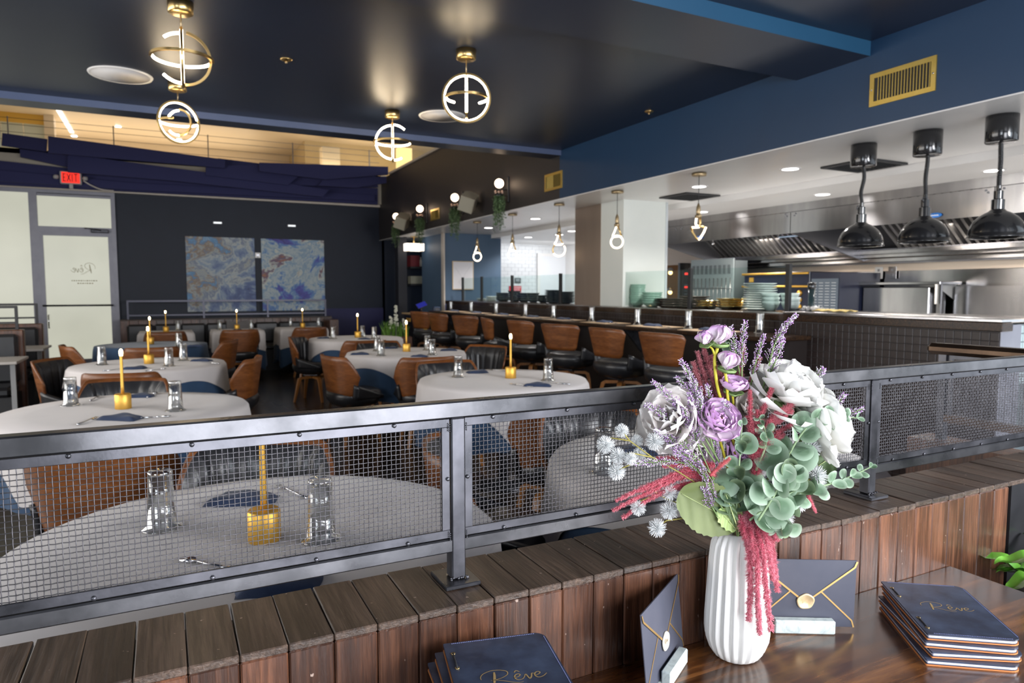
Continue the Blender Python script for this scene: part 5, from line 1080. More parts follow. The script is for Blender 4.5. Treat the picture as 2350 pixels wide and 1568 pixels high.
# ================================================================ leather menus
MLE = P('navy_menu_leather', (.014, .020, .042), .42, noise=(22, (.040, .058, .105), 1), bump=(140, .15, .0004), coat=.1)
EDG = P('orange_leather_edge', (.55, .20, .06), .5); PAPR = P('page_edge', (.55, .55, .66), .35, noise=(300, (.8, .8, .88), 1), nsc=(1, 1, 6)); STI = P('stitch_thread', (.25, .28, .55), .6)
def rpoly(w_, h, r, n=5, only=None):
    out = []
    for ci, (cx, cy_, a0) in enumerate(((w_ / 2, -h / 2, -90), (w_ / 2, h / 2, 0), (-w_ / 2, h / 2, 90), (-w_ / 2, -h / 2, 180))):
        rr = r if only is None or ci in only else .002
        for k in range(n + 1):
            a = math.radians(a0 + 90 * k / n); out.append((cx - math.copysign(rr, cx) + rr * math.cos(a), cy_ - math.copysign(rr, cy_) + rr * math.sin(a)))
    return out
MW, MH, MT = .152, .218, .0118
def make_menu(label, loc, rz, group, top=True):
    t = thing('menu', label, 'menu', loc, rz, group)
    MB().prism(rpoly(MW, MH, .018, only=(0, 1)), 0, .0022).obj('back_cover', EDG, t)
    MB().prism(rpoly(MW - .003, MH - .003, .017, only=(0, 1)), .0022, .0036).obj('inner_board', MLE, t)
    MB().prism(rpoly(MW - .006, MH - .004, .014, only=(0, 1)), .0036, .0085).obj('pages', PAPR, t)
    cv = MB().prism(rpoly(MW, MH, .018, only=(0, 1)), .0085, .0112).obj('front_cover', MLE, t)
    if top:
        for y in (.078, -.048):
            for s in (0, -.038):
                o = MB().lathe([(.0026, 0), (.0034, .0008), (.0026, .0012), (.0018, .0006)], 12, (-MW / 2 + .010, y + s, .0112)).obj('eyelet', BRASS, t)
            MB().tube([(-MW / 2 + .010, y, .0118), (-MW / 2 + .010, y - .038, .0118)], .0013, 6).obj('cord', BLACKP, t)
        m = MB(); n = 46
        for s in (-1, 1):
            for k in range(n): x = -MW / 2 + .012 + (MW - .026) * k / n; m.box(x, x + .0016, s * (MH / 2 - .003) - .0003, s * (MH / 2 - .003) + .0003, .0112, .0116)
        for k in range(78): y = -MH / 2 + .012 + (MH - .024) * k / 78; m.box(MW / 2 - .0033, MW / 2 - .0027, y, y + .0016, .0112, .0116)
        m.obj('stitching', STI, t, kind='stuff')
        script_mb(lambda x, y: (-.040 + x * .0475, -.012 + y * .036, .01155), .055).obj('logo', GOLDI, t)
    return t
random.seed(21)
for k, n in enumerate(('lowest', 'second from the bottom', 'third from the bottom', 'topmost, its gold script uncovered')):
    make_menu('navy leather menu in the low stack beside the green plant, ' + n, (1.2895 + (3 - k) * -.0055 * (1 if k else 1.2),   .742 + (k - 3) * .004, .7552 + k * MT), math.radians(-36 + (0, 3, -1.5, 0)[k]), 'menus in the low stack', k == 3)
for k in range(11):
    n = ('lowest', 'second from the bottom', 'third from the bottom', 'fourth from the bottom', 'fifth from the bottom', 'sixth from the bottom', 'seventh from the bottom', 'eighth from the bottom', 'third from the top', 'second from the top', 'topmost with gold script')[k]
    make_menu('navy leather menu in the tall stack below the railing post, ' + n, (.3925 + (-.006, .004, -.004, .006, 0, -.006, .004, -.006, -.013, -.008, 0)[k], .783 + (0, -.004, .002)[k % 3], .7552 + k * MT), math.radians(-13 + (2, -2, 3, 0, -3, 2, -1, 2, 5, 2, 0)[k]), 'menus in the tall stack', k == 10)
# ================================================================ envelopes in marble blocks
ENV = P('slate_blue_paper', (.055, .060, .086), .5, bump=(600, .1, .0002), noise=(9, (.075, .078, .104), 1)); ENG = P('gold_foil', (.66, .42, .16), .38, .85); WAX = P('gold_wax', (.70, .50, .27), .38, .35, noise=(80, (.78, .60, .36), 1))
MARB = NT('pale_marble'); v_ = MARB.coord((1, 1, 1)); n_ = MARB.noise(v_, 34, 7, .62, 1.6); MARB.l(MARB.ramp(n_.outputs[0], [(.36, (.40, .46, .46)), (.46, (.52, .59, .58)), (.66, (.60, .66, .64))]), MARB.b.inputs['Base Color']); MARB.b.inputs['Roughness'].default_value = .3; MARB = MARB.m
EW, EH = .184, .132
def envelope(label, loc, rz, tilt, seal_white=False):
    t = thing('envelope', label, 'envelope', loc, rz, 'navy envelopes in marble stands'); R_ = Matrix.Rotation(-tilt, 4, 'X')
    MB().box(-EW / 2, EW / 2, -.0008, .0014, 0, EH, 0, .0004).xf(R_).obj('body', ENV, t)
    fl = [(-EW / 2, EH), (-EW / 2, EH * .93), (-.010, EH * .42), (.010, EH * .42), (EW / 2, EH * .93), (EW / 2, EH)]
    MB().add([(x, -.0022 if z < EH * .9 else -.0010, z) for x, z in fl] + [(x, -.0012 if z < EH * .9 else -.0006, z) for x, z in fl], [(0, 1, 2, 3, 4, 5), tuple(range(6, 12))[::-1]] + [(i, 6 + i, 6 + (i + 1) % 6, (i + 1) % 6) for i in range(6)]).xf(R_).obj('flap', ENV, t)
    def strip(a, b, w_, y, nm):
        a = Vector((a[0], y, a[1])); b = Vector((b[0], y, b[1])); d_ = (b - a).normalized(); n = Vector((-d_.z, 0, d_.x)) * w_ / 2
        return MB().add([a - n, b - n, b + n, a + n, a - n + Vector((0, -.0003, 0)), b - n + Vector((0, -.0003, 0)), b + n + Vector((0, -.0003, 0)), a + n + Vector((0, -.0003, 0))], [(0, 1, 2, 3), (7, 6, 5, 4), (0, 4, 5, 1), (2, 6, 7, 3)]).xf(R_).obj(nm, ENG, t)
    for s in (-1, 1):
        strip((s * EW / 2, EH * .985), (s * EW * .478, EH * .90), .0034, -.0024, 'foil_edge'); strip((s * EW * .478, EH * .90), (s * .006, EH * .40), .0034, -.0024, 'foil_edge')
        strip((s * EW * .15, EH * .535), (s * EW * .478, EH * .10), .0028, -.0012, 'foil_seam'); strip((s * EW * .478, EH * .10), (s * EW / 2, 0), .0028, -.0012, 'foil_seam')
        pass
    T2 = R_ @ Matrix.Translation((0, -.0024, EH * .385)) @ Matrix.Rotation(PI / 2, 4, 'X')
    WX = P('pearl_wax', (.66, .62, .52), .35, .1) if seal_white else WAX
    random.seed(8); sl = MB().lathe([(.0155, 0), (.0160, .0012), (.0150, .0026), (.0125, .0024), (.0118, .0016), (1e-5, .0016)], 30, rf=lambda th, z: 1 + .05 * math.sin(th * 2 + 1) + .03 * math.sin(th * 5)).xf(T2).obj('wax_seal', WX, t)
    script_mb(lambda x, y: T2 @ Vector((-.0085 + x * .0095, -.004 + y * .0085, .0020)), .09).obj('seal_script', WX if not seal_white else ENG, sl)
    return t
def marble(label, loc, rz, y0, y1, x0=-.055, x1=.055):
    t = thing('marble_stand', label, 'card holder', loc, rz, 'marble blocks holding envelopes')
    MB().box(x0, x1, y0, -.003, 0, .026, 0, .0022).obj('front_lip', MARB, t); MB().box(x0, x1, .0035, y1, 0, .0255, 0, .0018).obj('rear_lip', MARB, t); MB().box(x0 + .001, x1 - .001, -.0032, .0037, 0, .006).obj('slot_floor', MARB, t)
marble('pale marble block holding the envelope behind the vase', (1.062, .8685, .7552), -.515, -.020, .012, -.062, .050); envelope('navy envelope with gold edges and wax seal standing behind the vase', (1.061, .8695, .7620), -.515, -.04)
marble('pale marble block holding the slanted envelope before the vase', (.722, .8625, .7552), .5575, -.020, .012, -.030, .062); envelope('navy envelope seen nearly edge on, between the menus and the vase', (.7285, .8670, .7620), .5575, .098, True)
# ================================================================ fluted vase
CER = P('matt_white_ceramic', (.80, .79, .76), .38, spec=.4)
def fold(th, z):
    a = (th * 21 / (2 * PI) + .15) % 1.0; k = abs(a - .5) * 2; e = min(1, z / .03) * min(1, max(0, (.230 - z) / .03)); return 1 - .150 * (1 - k) ** 1.5 * max(.15, e)
VX, VY, VZ = .880, .861, .7552
prof = [(1e-5, 0), (.034, 0), (.040, .004), (.048, .016), (.0545, .034), (.0562, .048), (.0560, .07), (.0545, .10), (.0525, .135), (.0505, .17), (.0488, .190), (.0470, .202), (.0432, .212), (.0385, .219), (.0335, .2235), (.030, .225), (.027, .222), (.026, .20), (.026, .14)]
v = MB().lathe(prof, 336, rf=fold).obj('vase', CER); v.location = (VX, VY, VZ); tag(v, 'tall white fluted ceramic vase holding the artificial flowers', 'vase')
# ================================================================ the flowers (artificial stems, each its own)
VD = VX * math.sin(YAW) + VY * math.cos(YAW)
def bq(x, y, dd=0): return at(x, y, D=VD + dd)
PXM = VD / 1567.0           # metres per pixel at the vase
NECK = Vector((VX, VY, VZ + .20))
CAMD = Vector((0, 0, EYE))
PET = vcol('petal', .7, spec=.15, trans=.18); FLO = vcol('floret', .7); EUC = vcol('eucalyptus_leaf', .55, trans=.12); FUZZ = vcol('amaranth_fuzz', .8, trans=.3)
STEMG = P('soft_green_stem', (.16, .25, .08), .5); STEMY = P('yellow_green_stem', (.52, .46, .03), .5); STEMW = P('olive_stem', (.30, .26, .06), .55); WIREW = P('white_bristle', (.78, .80, .80), .6)
def lerp3(a, b, t): t = max(0, min(1, t)); return tuple(a[i] + (b[i] - a[i]) * t for i in range(3))
def petal_mesh(name, w_, l_, bend, cup, ruf, seed, cb, cm, ct):
    random.seed(seed); p1, p2 = random.random() * 6, random.random() * 6; m = MB(); m.c = []; nu, nv = 9, 12
    for j in range(nv):
        u = 1 - (1 - j / (nv - 1)) ** 1.9; wd = w_ * ((.30 + .70 * math.sin(PI / 2 * min(1, u / .62))) if u < .62 else math.sqrt(max(.012, 1 - ((u - .62) / .385) ** 2))); a = bend * u
        for i in range(nu):
            s = i / (nu - 1) * 2 - 1; e = s * s
            y = l_ * (math.sin(a) / bend if abs(bend) > .01 else u) * (1 - .10 * e * u); z = l_ * ((1 - math.cos(a)) / bend if abs(bend) > .01 else 0) + cup * w_ * e * (1 - .75 * u) + ruf * u * (math.sin(s * 5 + p1) * .5 + math.sin(s * 9 + p2) * .3) * w_
            m.v.append((wd * s * .5 * (1 - .12 * cup * e), y, z)); t = max(u, abs(s) * (.45 + .6 * u)); m.c.append(lerp3(lerp3(cb, cm, u * 2), ct, max(0, (t - .62) * 2.4)))
    for j in range(nv - 1):
        for i in range(nu - 1): m.f.append([j * nu + i, j * nu + i + 1, (j + 1) * nu + i + 1, (j + 1) * nu + i]); m.m.append(0); m.s.append(True)
    return m.mesh(name, [PET])
def stem_obj(parent, pts, r, mat, name='stem'):
    return MB().tube([p - parent.location for p in catmull(pts, 5)], r, 6).obj(name, mat, parent)
def bloom(name, label, cat, c, face, R, rings, petals, stem_pts, smat, sr=.0022, sepal=True, group=None, seed=1):
    t = thing(name, label, cat, c, 0, group); f = Vector(face).normalized(); B = frame((0, 0, 0), (1, 0, 0), f); random.seed(seed)
    for k, (n, tilt, s, lift) in enumerate(rings):
        a0 = random.random() * 6
        for i in range(n):
            M = B @ Matrix.Translation((0, 0, lift * R)) @ Matrix.Rotation(a0 + i * 2 * PI / n + random.uniform(-.15, .15), 4, 'Z') @ Matrix.Rotation(math.radians(tilt + random.uniform(-5, 5)), 4, 'X') @ Matrix.Rotation(.12, 4, 'Y') @ Matrix.Diagonal((R * s, R * s * random.uniform(.92, 1.06), R * s, 1))
            put('petal', petals[(i + k) % len(petals)], t, M)
    if sepal: MB().lathe([(1e-5, -.16 * R), (.18 * R, -.13 * R), (.42 * R, -.02 * R), (.46 * R, .10 * R), (.36 * R, .02 * R)], 15, rf=lambda th, z: 1 + .15 * math.sin(th * 5)).xf(B).obj('calyx', STEMG, t)
    if stem_pts: stem_obj(t, [c - f * R * .12] + stem_pts, sr, smat)
    return t, B
W0, W1, W2 = (.60, .60, .46), (.80, .79, .75), (.84, .84, .82)
wp = [petal_mesh('petal', 1.12, 1.0, .8, .22, .045, s, W0, W1, W2) for s in (1, 2, 3)]
G1 = [petal_mesh('petal', .95, 1.0, .6, .16, .05, s, (.45, .40, .33), (.66, .60, .54), (.74, .68, .64)) for s in (4, 5)]
PKW = [petal_mesh('petal', 1.05, 1.0, .75, .20, .05, s, (.78, .64, .60), (.86, .80, .77), (.90, .87, .84)) for s in (6, 7, 8)]
RW = [(7, -10, 1.0, -.05), (7, 14, .95, .0), (6, 36, .84, .04), (5, 56, .68, .06), (4, 74, .5, .08)]
bloom('white_peony', 'largest white peony bloom above the pink amaranth', 'flower', bq(1800, 922, .02), (.12, -.62, .85), .088, RW, wp, [bq(1770, 1000, .02), bq(1710, 1130, .01), NECK], STEMG, seed=1)
bloom('white_peony', 'white peony bloom partly behind the upper eucalyptus leaves', 'flower', bq(1868, 985, .0), (.75, -.62, .30), .074, RW[:4], wp, [bq(1800, 1060, .0), bq(1720, 1150, .0), NECK], STEMG, seed=2)
bloom('white_peony', 'blush white peony bloom behind the lavender, closest to the railing post', 'flower', bq(1545, 968, .0), (-.80, -.50, .45), .070, RW[:4], PKW, [bq(1590, 1040, .0), bq(1660, 1150, .0), NECK], STEMG, seed=3)
bloom('white_peony', 'small beige-white bloom sunk between the purple and the largest white flowers', 'flower', bq(1712, 945, .02), (-.2, -.8, .4), .044, RW[:4], G1, [bq(1705, 1050, .02), bq(1695, 1150, .01), NECK], STEMG, seed=4)
bloom('white_peony', 'blush bloom low behind the purple flowers and lavender', 'flower', bq(1590, 1030, .015), (-.5, -.8, -.05), .044, RW[:4], PKW, [bq(1640, 1100, .01), NECK], STEMG, seed=14)
U0, U1, U2 = (.28, .05, .36), (.78, .64, .74), (.58, .28, .62)
pp = [petal_mesh('petal', 1.05, 1.0, 1.25, .30, .03, s, U1, (.82, .74, .78), U2) for s in (1, 2)] + [petal_mesh('petal', 1.05, 1.0, 1.25, .30, .03, 3, U2, (.82, .72, .78), (.80, .70, .76))]
pd = [petal_mesh('petal', 1.1, 1.0, .95, .28, .03, s, (.16, .012, .24), (.80, .68, .76), (.60, .32, .64)) for s in (4, 5, 6)]
BUD = [(5, 38, 1.05, 0), (5, 50, .98, .02), (4, 62, .86, .05), (3, 75, .7, .1)]
OPN = [(6, 2, 1.0, 0), (6, 18, .94, .02), (5, 34, .80, .04), (5, 52, .62, .05)]
r = .033
bloom('ranunculus', 'pale purple ranunculus bud at the very top of the bouquet', 'flower', bq(1648, 792, .0), (.05, -.15, 1), .036, BUD, pp, [bq(1640, 830, .0), bq(1648, 895, .0), bq(1668, 960, .01), bq(1690, 1100, .01), NECK], STEMY, .0027, group='purple ranunculus flowers', seed=5)
bloom('ranunculus', 'small half-open ranunculus leaning off the topmost bud', 'flower', bq(1622, 790, .0), (-.55, -.2, .8), .027, BUD[:3], pp, [bq(1634, 800, .0), bq(1640, 815, .0)], STEMY, .002, group='purple ranunculus flowers', seed=6)
bloom('ranunculus', 'pale purple ranunculus bud on a yellow stem, second from the top', 'flower', bq(1666, 850, -.01), (.1, -.25, 1), .034, BUD, pp, [bq(1668, 880, -.01), bq(1672, 930, -.005), bq(1690, 1080, .0), NECK], STEMY, .0027, group='purple ranunculus flowers', seed=7)
bloom('ranunculus', 'purple ranunculus opening upward beside the largest white bloom', 'flower', bq(1682, 900, .0), (-.1, -.35, 1), .036, OPN[1:], pd, [bq(1684, 940, .005), bq(1692, 1080, .005), NECK], STEMY, .0022, group='purple ranunculus flowers', seed=8)
t, B = bloom('ranunculus', 'fully open purple ranunculus with yellow stamens in the middle of the bouquet', 'flower', bq(1641, 972, -.02), (-.25, -.85, .62), .047, OPN, pd, [bq(1655, 1020, -.01), bq(1680, 1120, .0), NECK], STEMY, .0024, group='purple ranunculus flowers', seed=9)
m = MB(); random.seed(3)
for k in range(26): a = random.random() * 6.28; q = random.random() * .006; m.tube([(0, 0, 0), (q * math.cos(a), q * math.sin(a), .012), (q * 1.4 * math.cos(a), q * 1.4 * math.sin(a), .019)], [.0007, .0006, .0013], 5)
m.xf(B).obj('stamens', P('stamen_orange', (.72, .30, .02), .6), t)
bloom('ranunculus', 'purple ranunculus half hidden behind the upright eucalyptus sprig', 'flower', bq(1690, 1035, .02), (-.15, -.9, .2), .048, OPN, pd, [bq(1690, 1100, .01), NECK], STEMY, .0022, group='purple ranunculus flowers', seed=10)
# ---- lavender
def path_len(c): return sum((c[i + 1] - c[i]).length for i in range(len(c) - 1))
LV = [(.36, .13, .46), (.50, .25, .58), (.24, .08, .33), (.70, .60, .78), (.82, .80, .86)]
def lavender(label, pts, frac, dd, seed, white=.3, fat=1.0):
    P3 = [bq(x, y, dd + (0 if len(q) < 1 else q[0])) for x, y, *q in pts]; t = thing('lavender_sprig', label, 'flower', P3[0], 0, 'artificial lavender sprigs'); c = [p - P3[0] for p in catmull(P3, 8)]; n = len(c); random.seed(seed)
    MB().tube(c, [.0016 * (1 - .6 * i / n) for i in range(n)], 5).obj('stem', STEMG, t)
    m = MB(); m.c = []; g_ = MB(); L = path_len(c) * (1 - frac); cnt = max(8, int(L / .0042)); cam_d = (CAMD - P3[-1]).normalized()
    for k in range(cnt):
        u = frac + (1 - frac) * (k + .5) / cnt; i = min(n - 2, int(u * (n - 1))); o = c[i] + (c[i + 1] - c[i]) * (u * (n - 1) - i); tn = (c[i + 1] - c[i]).normalized(); k_ = (1 - (u - frac) / (1 - frac)) ** .7
        for b in range(3):
            a = k * 2.4 + b * 2.09 + random.uniform(-.4, .4); sd = frame((0, 0, 0), (1, 0, 0), tn).to_3x3() @ Vector((math.cos(a), math.sin(a), 0)); bd = (sd * .75 + tn).normalized(); bl = (.004 + .012 * k_) * fat * random.uniform(.7, 1.1)
            tip = o + bd * bl; g_.tube([o, tip], .0004, 3, caps=False)
            for q in range(5):
                e = o + bd * bl * (.3 + .18 * q); d_ = (bd + Vector((random.uniform(-1, 1), random.uniform(-1, 1), random.uniform(-1, 1))) * .9).normalized(); fl = .0031 * random.uniform(.7, 1.2); s1 = d_.orthogonal().normalized() * .00095; s2 = d_.cross(s1)
                col = LV[3 + random.randrange(2)] if random.random() < white * .8 + .25 * (u - .5) else LV[random.randrange(3)]
                b0 = len(m.v); m.v += [tuple(x_) for x_ in (e, e + d_ * fl * .6 + s1, e + d_ * fl * .6 + s2, e + d_ * fl * .6 - s1, e + d_ * fl * .6 - s2, e + d_ * fl)]; m.c += [lerp3(col, (.2, .25, .1), .4)] + [col] * 4 + [lerp3(col, (.9, .88, .92), .35)]
                for f in ((0, 1, 2), (0, 2, 3), (0, 3, 4), (0, 4, 1), (5, 2, 1), (5, 3, 2), (5, 4, 3), (5, 1, 4)): m.f.append([b0 + z for z in f]); m.m.append(0); m.s.append(False)
    m.obj('florets', FLO, t, kind='stuff'); g_.obj('sprig_twigs', STEMG, t, kind='stuff')
LAV = [('lavender sprig crossing in front of the blush peony, first of a dense clump', [(1640, 1060), (1600, 1000), (1570, 955), (1548, 925)], .2, -.035, .45), ('lavender sprig in the dense clump left of the open purple bloom', [(1650, 1060), (1610, 990), (1590, 940), (1582, 905)], .2, -.03, .3), ('lavender sprig leaning over the blush petals toward the mesh', [(1640, 1100), (1590, 1040), (1545, 1010), (1508, 990)], .3, -.04, .5), ('lavender sprig tucked below the blush peony', [(1650, 1130), (1610, 1070), (1575, 1045), (1552, 1040)], .25, -.045, .35), ('lavender sprig rising beside the open purple bloom', [(1640, 1040), (1620, 970), (1608, 930), (1606, 905)], .25, -.03, .6), ('lavender sprig reaching highest, tip over the dark tile wall', [(1748, 900), (1762, 850), (1778, 790), (1800, 752), (1826, 724)], .30, .02, .35), ('lavender sprig just under the highest tip', [(1758, 880), (1775, 840), (1790, 800), (1796, 775)], .15, .03, .35),
       ('lavender sprig between the topmost buds and the highest tip', [(1722, 890), (1730, 850), (1742, 805), (1753, 770)], .2, .02, .3), ('lavender sprig crowned in white beside the topmost bud', [(1703, 880), (1703, 830), (1704, 785), (1710, 738)], .2, .015, .35),
       ('short lavender sprig against the topmost bud', [(1698, 860), (1690, 815), (1678, 750)], .2, .02, .55), ('lavender sprig in front of the dusky pink plumes', [(1640, 1020), (1612, 930), (1592, 880), (1563, 828)], .35, -.02, .45),
       ('lavender sprig overlapping the top rail', [(1610, 1040), (1570, 960), (1540, 915), (1499, 877)], .35, -.03, .4), ('lavender sprig over the blush peony, tip lowest of the upper three', [(1600, 1060), (1560, 990), (1520, 950), (1484, 930)], .3, -.03, .55),
       ('bushy lavender sprig above the open purple bloom', [(1632, 990), (1615, 930), (1590, 900), (1553, 868)], .25, -.01, .3), ('lavender sprig touching the dusky pink plumes', [(1640, 980), (1632, 930), (1622, 885)], .1, -.01, .5), ('little white-tipped lavender sprig beside the open purple bloom', [(1672, 960), (1668, 940), (1662, 922)], .0, -.03, .8),
       ('lavender sprig lying level toward the mesh above the pink tassels', [(1635, 1130), (1600, 1075), (1540, 1060), (1490, 1062), (1445, 1062)], .32, -.04, .6), ('lavender sprig crossing the blush petals', [(1645, 1150), (1600, 1080), (1560, 1040), (1525, 1005)], .3, -.04, .4),
       ('lavender sprig with long bare green stem under the open bloom', [(1665, 1180), (1640, 1110), (1610, 1040), (1590, 990), (1570, 940)], .55, -.04, .4), ('deep violet lavender sprig below the open bloom', [(1660, 1130), (1645, 1070), (1642, 1010)], .1, -.02, .1),
       ('deep violet lavender sprig behind the bare green stems', [(1660, 1140), (1625, 1080), (1612, 1030)], .1, -.01, .2), ('short lavender sprig hanging above the broad green leaf', [(1650, 1190), (1632, 1160), (1613, 1120)], .35, -.05, .35), ('lavender sprig by the pink tassels close to the vase', [(1660, 1170), (1630, 1120), (1606, 1060)], .2, -.05, .5),
       ('lavender tip beside the topmost edge of the large white bloom', [(1850, 900), (1870, 868), (1889, 850)], .55, .03, .5), ('lavender tip above the upper eucalyptus branch', [(1880, 985), (1905, 945), (1938, 907)], .45, .03, .5), ('lavender tip beside the end of the upper eucalyptus branch', [(1885, 1000), (1925, 965), (1979, 938)], .4, .03, .5), ('lavender tip below the upper eucalyptus branch', [(1880, 1030), (1905, 1000), (1938, 972)], .35, .03, .45)]
for i, (lb, pts, fr, dd, wh) in enumerate(LAV): lavender(lb, pts, fr, dd, 100 + i, wh)
# ---- amaranth
def amaranth(label, paths, dd, seed, c0, c1, rad=.0085, part='tassel'):
    P0 = bq(*paths[0][0][:2], dd); t = thing('amaranth_spray', label, 'flower', P0, 0, 'artificial pink amaranth sprays'); random.seed(seed)
    for pth in paths:
        c = [bq(p[0], p[1], dd + (p[2] if len(p) > 2 else 0)) - P0 for p in pth]; c = catmull(c, 10); n = len(c); L = path_len(c); m = MB(); m.c = []
        kn_ = {}
        def seg(i, u): return c[i] + (c[i + 1] - c[i]) * u
        core = MB().tube(c, [rad * .35 * (1 - .7 * i / n) for i in range(n)], 5); m.v = list(core.v); m.f = core.f; m.m = core.m; m.s = core.s; m.c = [c0] * len(m.v)
        for k in range(int(L * 22000)):
            u = random.random(); i = min(n - 2, int(u * (n - 1))); o = seg(i, u * (n - 1) - i); tn = (c[i + 1] - c[i]).normalized(); a = random.random() * 6.28; sd = frame((0, 0, 0), (1, 0, 0), tn).to_3x3() @ Vector((math.cos(a), math.sin(a), 0))
            kk_ = (int(u * L / .0045), int(a / 1.26)); knob = kn_.setdefault(kk_, random.uniform(.30, 1.30)); ln = rad * (1 - .62 * u) * random.uniform(.55, 1.1) * knob * .9; d_ = (sd + tn * random.uniform(.1, .9)).normalized(); w_ = tn.cross(sd) * .0006 + tn * random.uniform(-.0004, .0004)
            o = o + sd * rad * .2; col = lerp3(c0, c1, random.random()); b0 = len(m.v); m.v += [tuple(o - w_), tuple(o + w_), tuple(o + d_ * ln)]; m.c += [col, col, lerp3(col, (1, .70, .75), .3)]; m.f.append([b0, b0 + 1, b0 + 2]); m.m.append(0); m.s.append(False)
        m.obj(part, FUZZ, t, kind='stuff')
PK0, PK1 = (.70, .12, .18), (.90, .36, .42); DK0, DK1 = (.46, .14, .17), (.70, .30, .33)
amaranth('dusky pink amaranth plumes standing behind the ranunculus buds', [[(1650, 940), (1622, 880), (1600, 806)], [(1655, 940), (1632, 860), (1614, 795)], [(1660, 930), (1648, 870), (1632, 815)], [(1640, 940), (1612, 890), (1590, 830)], [(1670, 930), (1660, 880), (1650, 840)], [(1690, 900), (1700, 850), (1706, 790)], [(1690, 930), (1720, 880), (1745, 820)], [(1690, 940), (1690, 890), (1690, 860)]], .03, 1, DK0, DK1, .0125)
amaranth('deep pink amaranth fan opening over the largest white bloom', [[(1735, 1080), (1722, 1000), (1722, 895)], [(1740, 1080), (1740, 980), (1772, 890)], [(1742, 1070), (1765, 970), (1812, 933), (1830, 900)], [(1745, 1060), (1770, 965), (1815, 930)], [(1745, 1050), (1775, 975), (1820, 942)], [(1742, 1060), (1760, 980), (1800, 962)], [(1740, 1060), (1728, 985), (1715, 955)], [(1745, 1070), (1780, 1000), (1835, 965)], [(1730, 1090), (1735, 1020), (1738, 940)], [(1755, 1080), (1775, 1020), (1800, 995)], [(1735, 1100), (1750, 1040), (1765, 985)]], -.035, 2, (.50, .07, .11), (.76, .25, .30), .0115)
amaranth('pink amaranth spray arching toward the mesh railing', [[(1650, 1095), (1580, 1080), (1500, 1110), (1412, 1150)], [(1650, 1105), (1570, 1095), (1490, 1130), (1405, 1172)], [(1650, 1110), (1580, 1110), (1500, 1140), (1428, 1190)], [(1650, 1100), (1590, 1088), (1540, 1100), (1470, 1128)], [(1650, 1110), (1600, 1110), (1540, 1125), (1490, 1145)], [(1640, 1070), (1570, 1055), (1505, 1052)], [(1630, 1080), (1560, 1068), (1520, 1070)]], -.03, 3, PK0, PK1, .0105)
amaranth('pink amaranth tassels hanging down over the vase front', [[(1700, 1165), (1760, 1200, -.03), (1782, 1240, -.035)], [(1700, 1172), (1712, 1215, -.04), (1722, 1262, -.05)], [(1705, 1175), (1750, 1215, -.045), (1766, 1280, -.05), (1774, 1330, -.045)], [(1700, 1170), (1716, 1240, -.045), (1722, 1330, -.055), (1718, 1425, -.05)], [(1705, 1175), (1735, 1250, -.05), (1738, 1360, -.065), (1744, 1457, -.06)], [(1705, 1170), (1745, 1240, -.05), (1758, 1350, -.06), (1769, 1448, -.055)], [(1705, 1165), (1760, 1225, -.03), (1776, 1290, -.04), (1784, 1358, -.04)], [(1700, 1165), (1745, 1195, -.02), (1790, 1240, -.03)], [(1700, 1200, -.03), (1700, 1165), (1712, 1128)], [(1695, 1170), (1705, 1210, -.04), (1718, 1260, -.05)], [(1700, 1170), (1740, 1210, -.04), (1748, 1290, -.055)], [(1700, 1165), (1730, 1185, -.03), (1762, 1235, -.04)], [(1700, 1170), (1722, 1220, -.045), (1730, 1300, -.06)]], -.02, 4, (.58, .09, .15), (.84, .30, .38), .0135)
amaranth('short coral amaranth tip lying across the lavender stems', [[(1630, 1092), (1655, 1068), (1676, 1052)]], -.06, 5, (.66, .14, .16), (.85, .27, .28), .008)
amaranth('small pink amaranth tip poking out below the eucalyptus', [[(1848, 1100), (1856, 1140), (1873, 1178)], [(1846, 1110), (1852, 1125), (1855, 1140)]], .0, 6, PK0, PK1, .0072)
# ---- eucalyptus
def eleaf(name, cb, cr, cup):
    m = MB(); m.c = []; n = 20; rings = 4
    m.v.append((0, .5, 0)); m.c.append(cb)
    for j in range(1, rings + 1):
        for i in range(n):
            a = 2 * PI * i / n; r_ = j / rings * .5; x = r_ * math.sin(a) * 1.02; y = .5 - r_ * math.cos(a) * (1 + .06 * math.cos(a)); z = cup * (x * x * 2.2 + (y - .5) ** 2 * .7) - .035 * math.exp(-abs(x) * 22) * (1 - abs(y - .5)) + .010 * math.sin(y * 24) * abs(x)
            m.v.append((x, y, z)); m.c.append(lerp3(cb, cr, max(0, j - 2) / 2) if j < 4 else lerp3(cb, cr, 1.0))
    for i in range(n): m.f.append([0, 1 + i, 1 + (i + 1) % n]); m.m.append(0); m.s.append(True)
    for j in range(rings - 1):
        for i in range(n): a = 1 + j * n; m.f.append([a + i, a + n + i, a + n + (i + 1) % n, a + (i + 1) % n]); m.m.append(0); m.s.append(True)
    return m.mesh(name, [EUC])
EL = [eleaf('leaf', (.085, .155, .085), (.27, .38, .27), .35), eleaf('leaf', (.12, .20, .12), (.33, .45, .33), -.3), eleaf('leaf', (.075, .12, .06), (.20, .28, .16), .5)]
EP = [eleaf('leaf', (.20, .31, .20), (.46, .58, .44), .4), eleaf('leaf', (.16, .26, .16), (.38, .50, .37), -.3)]
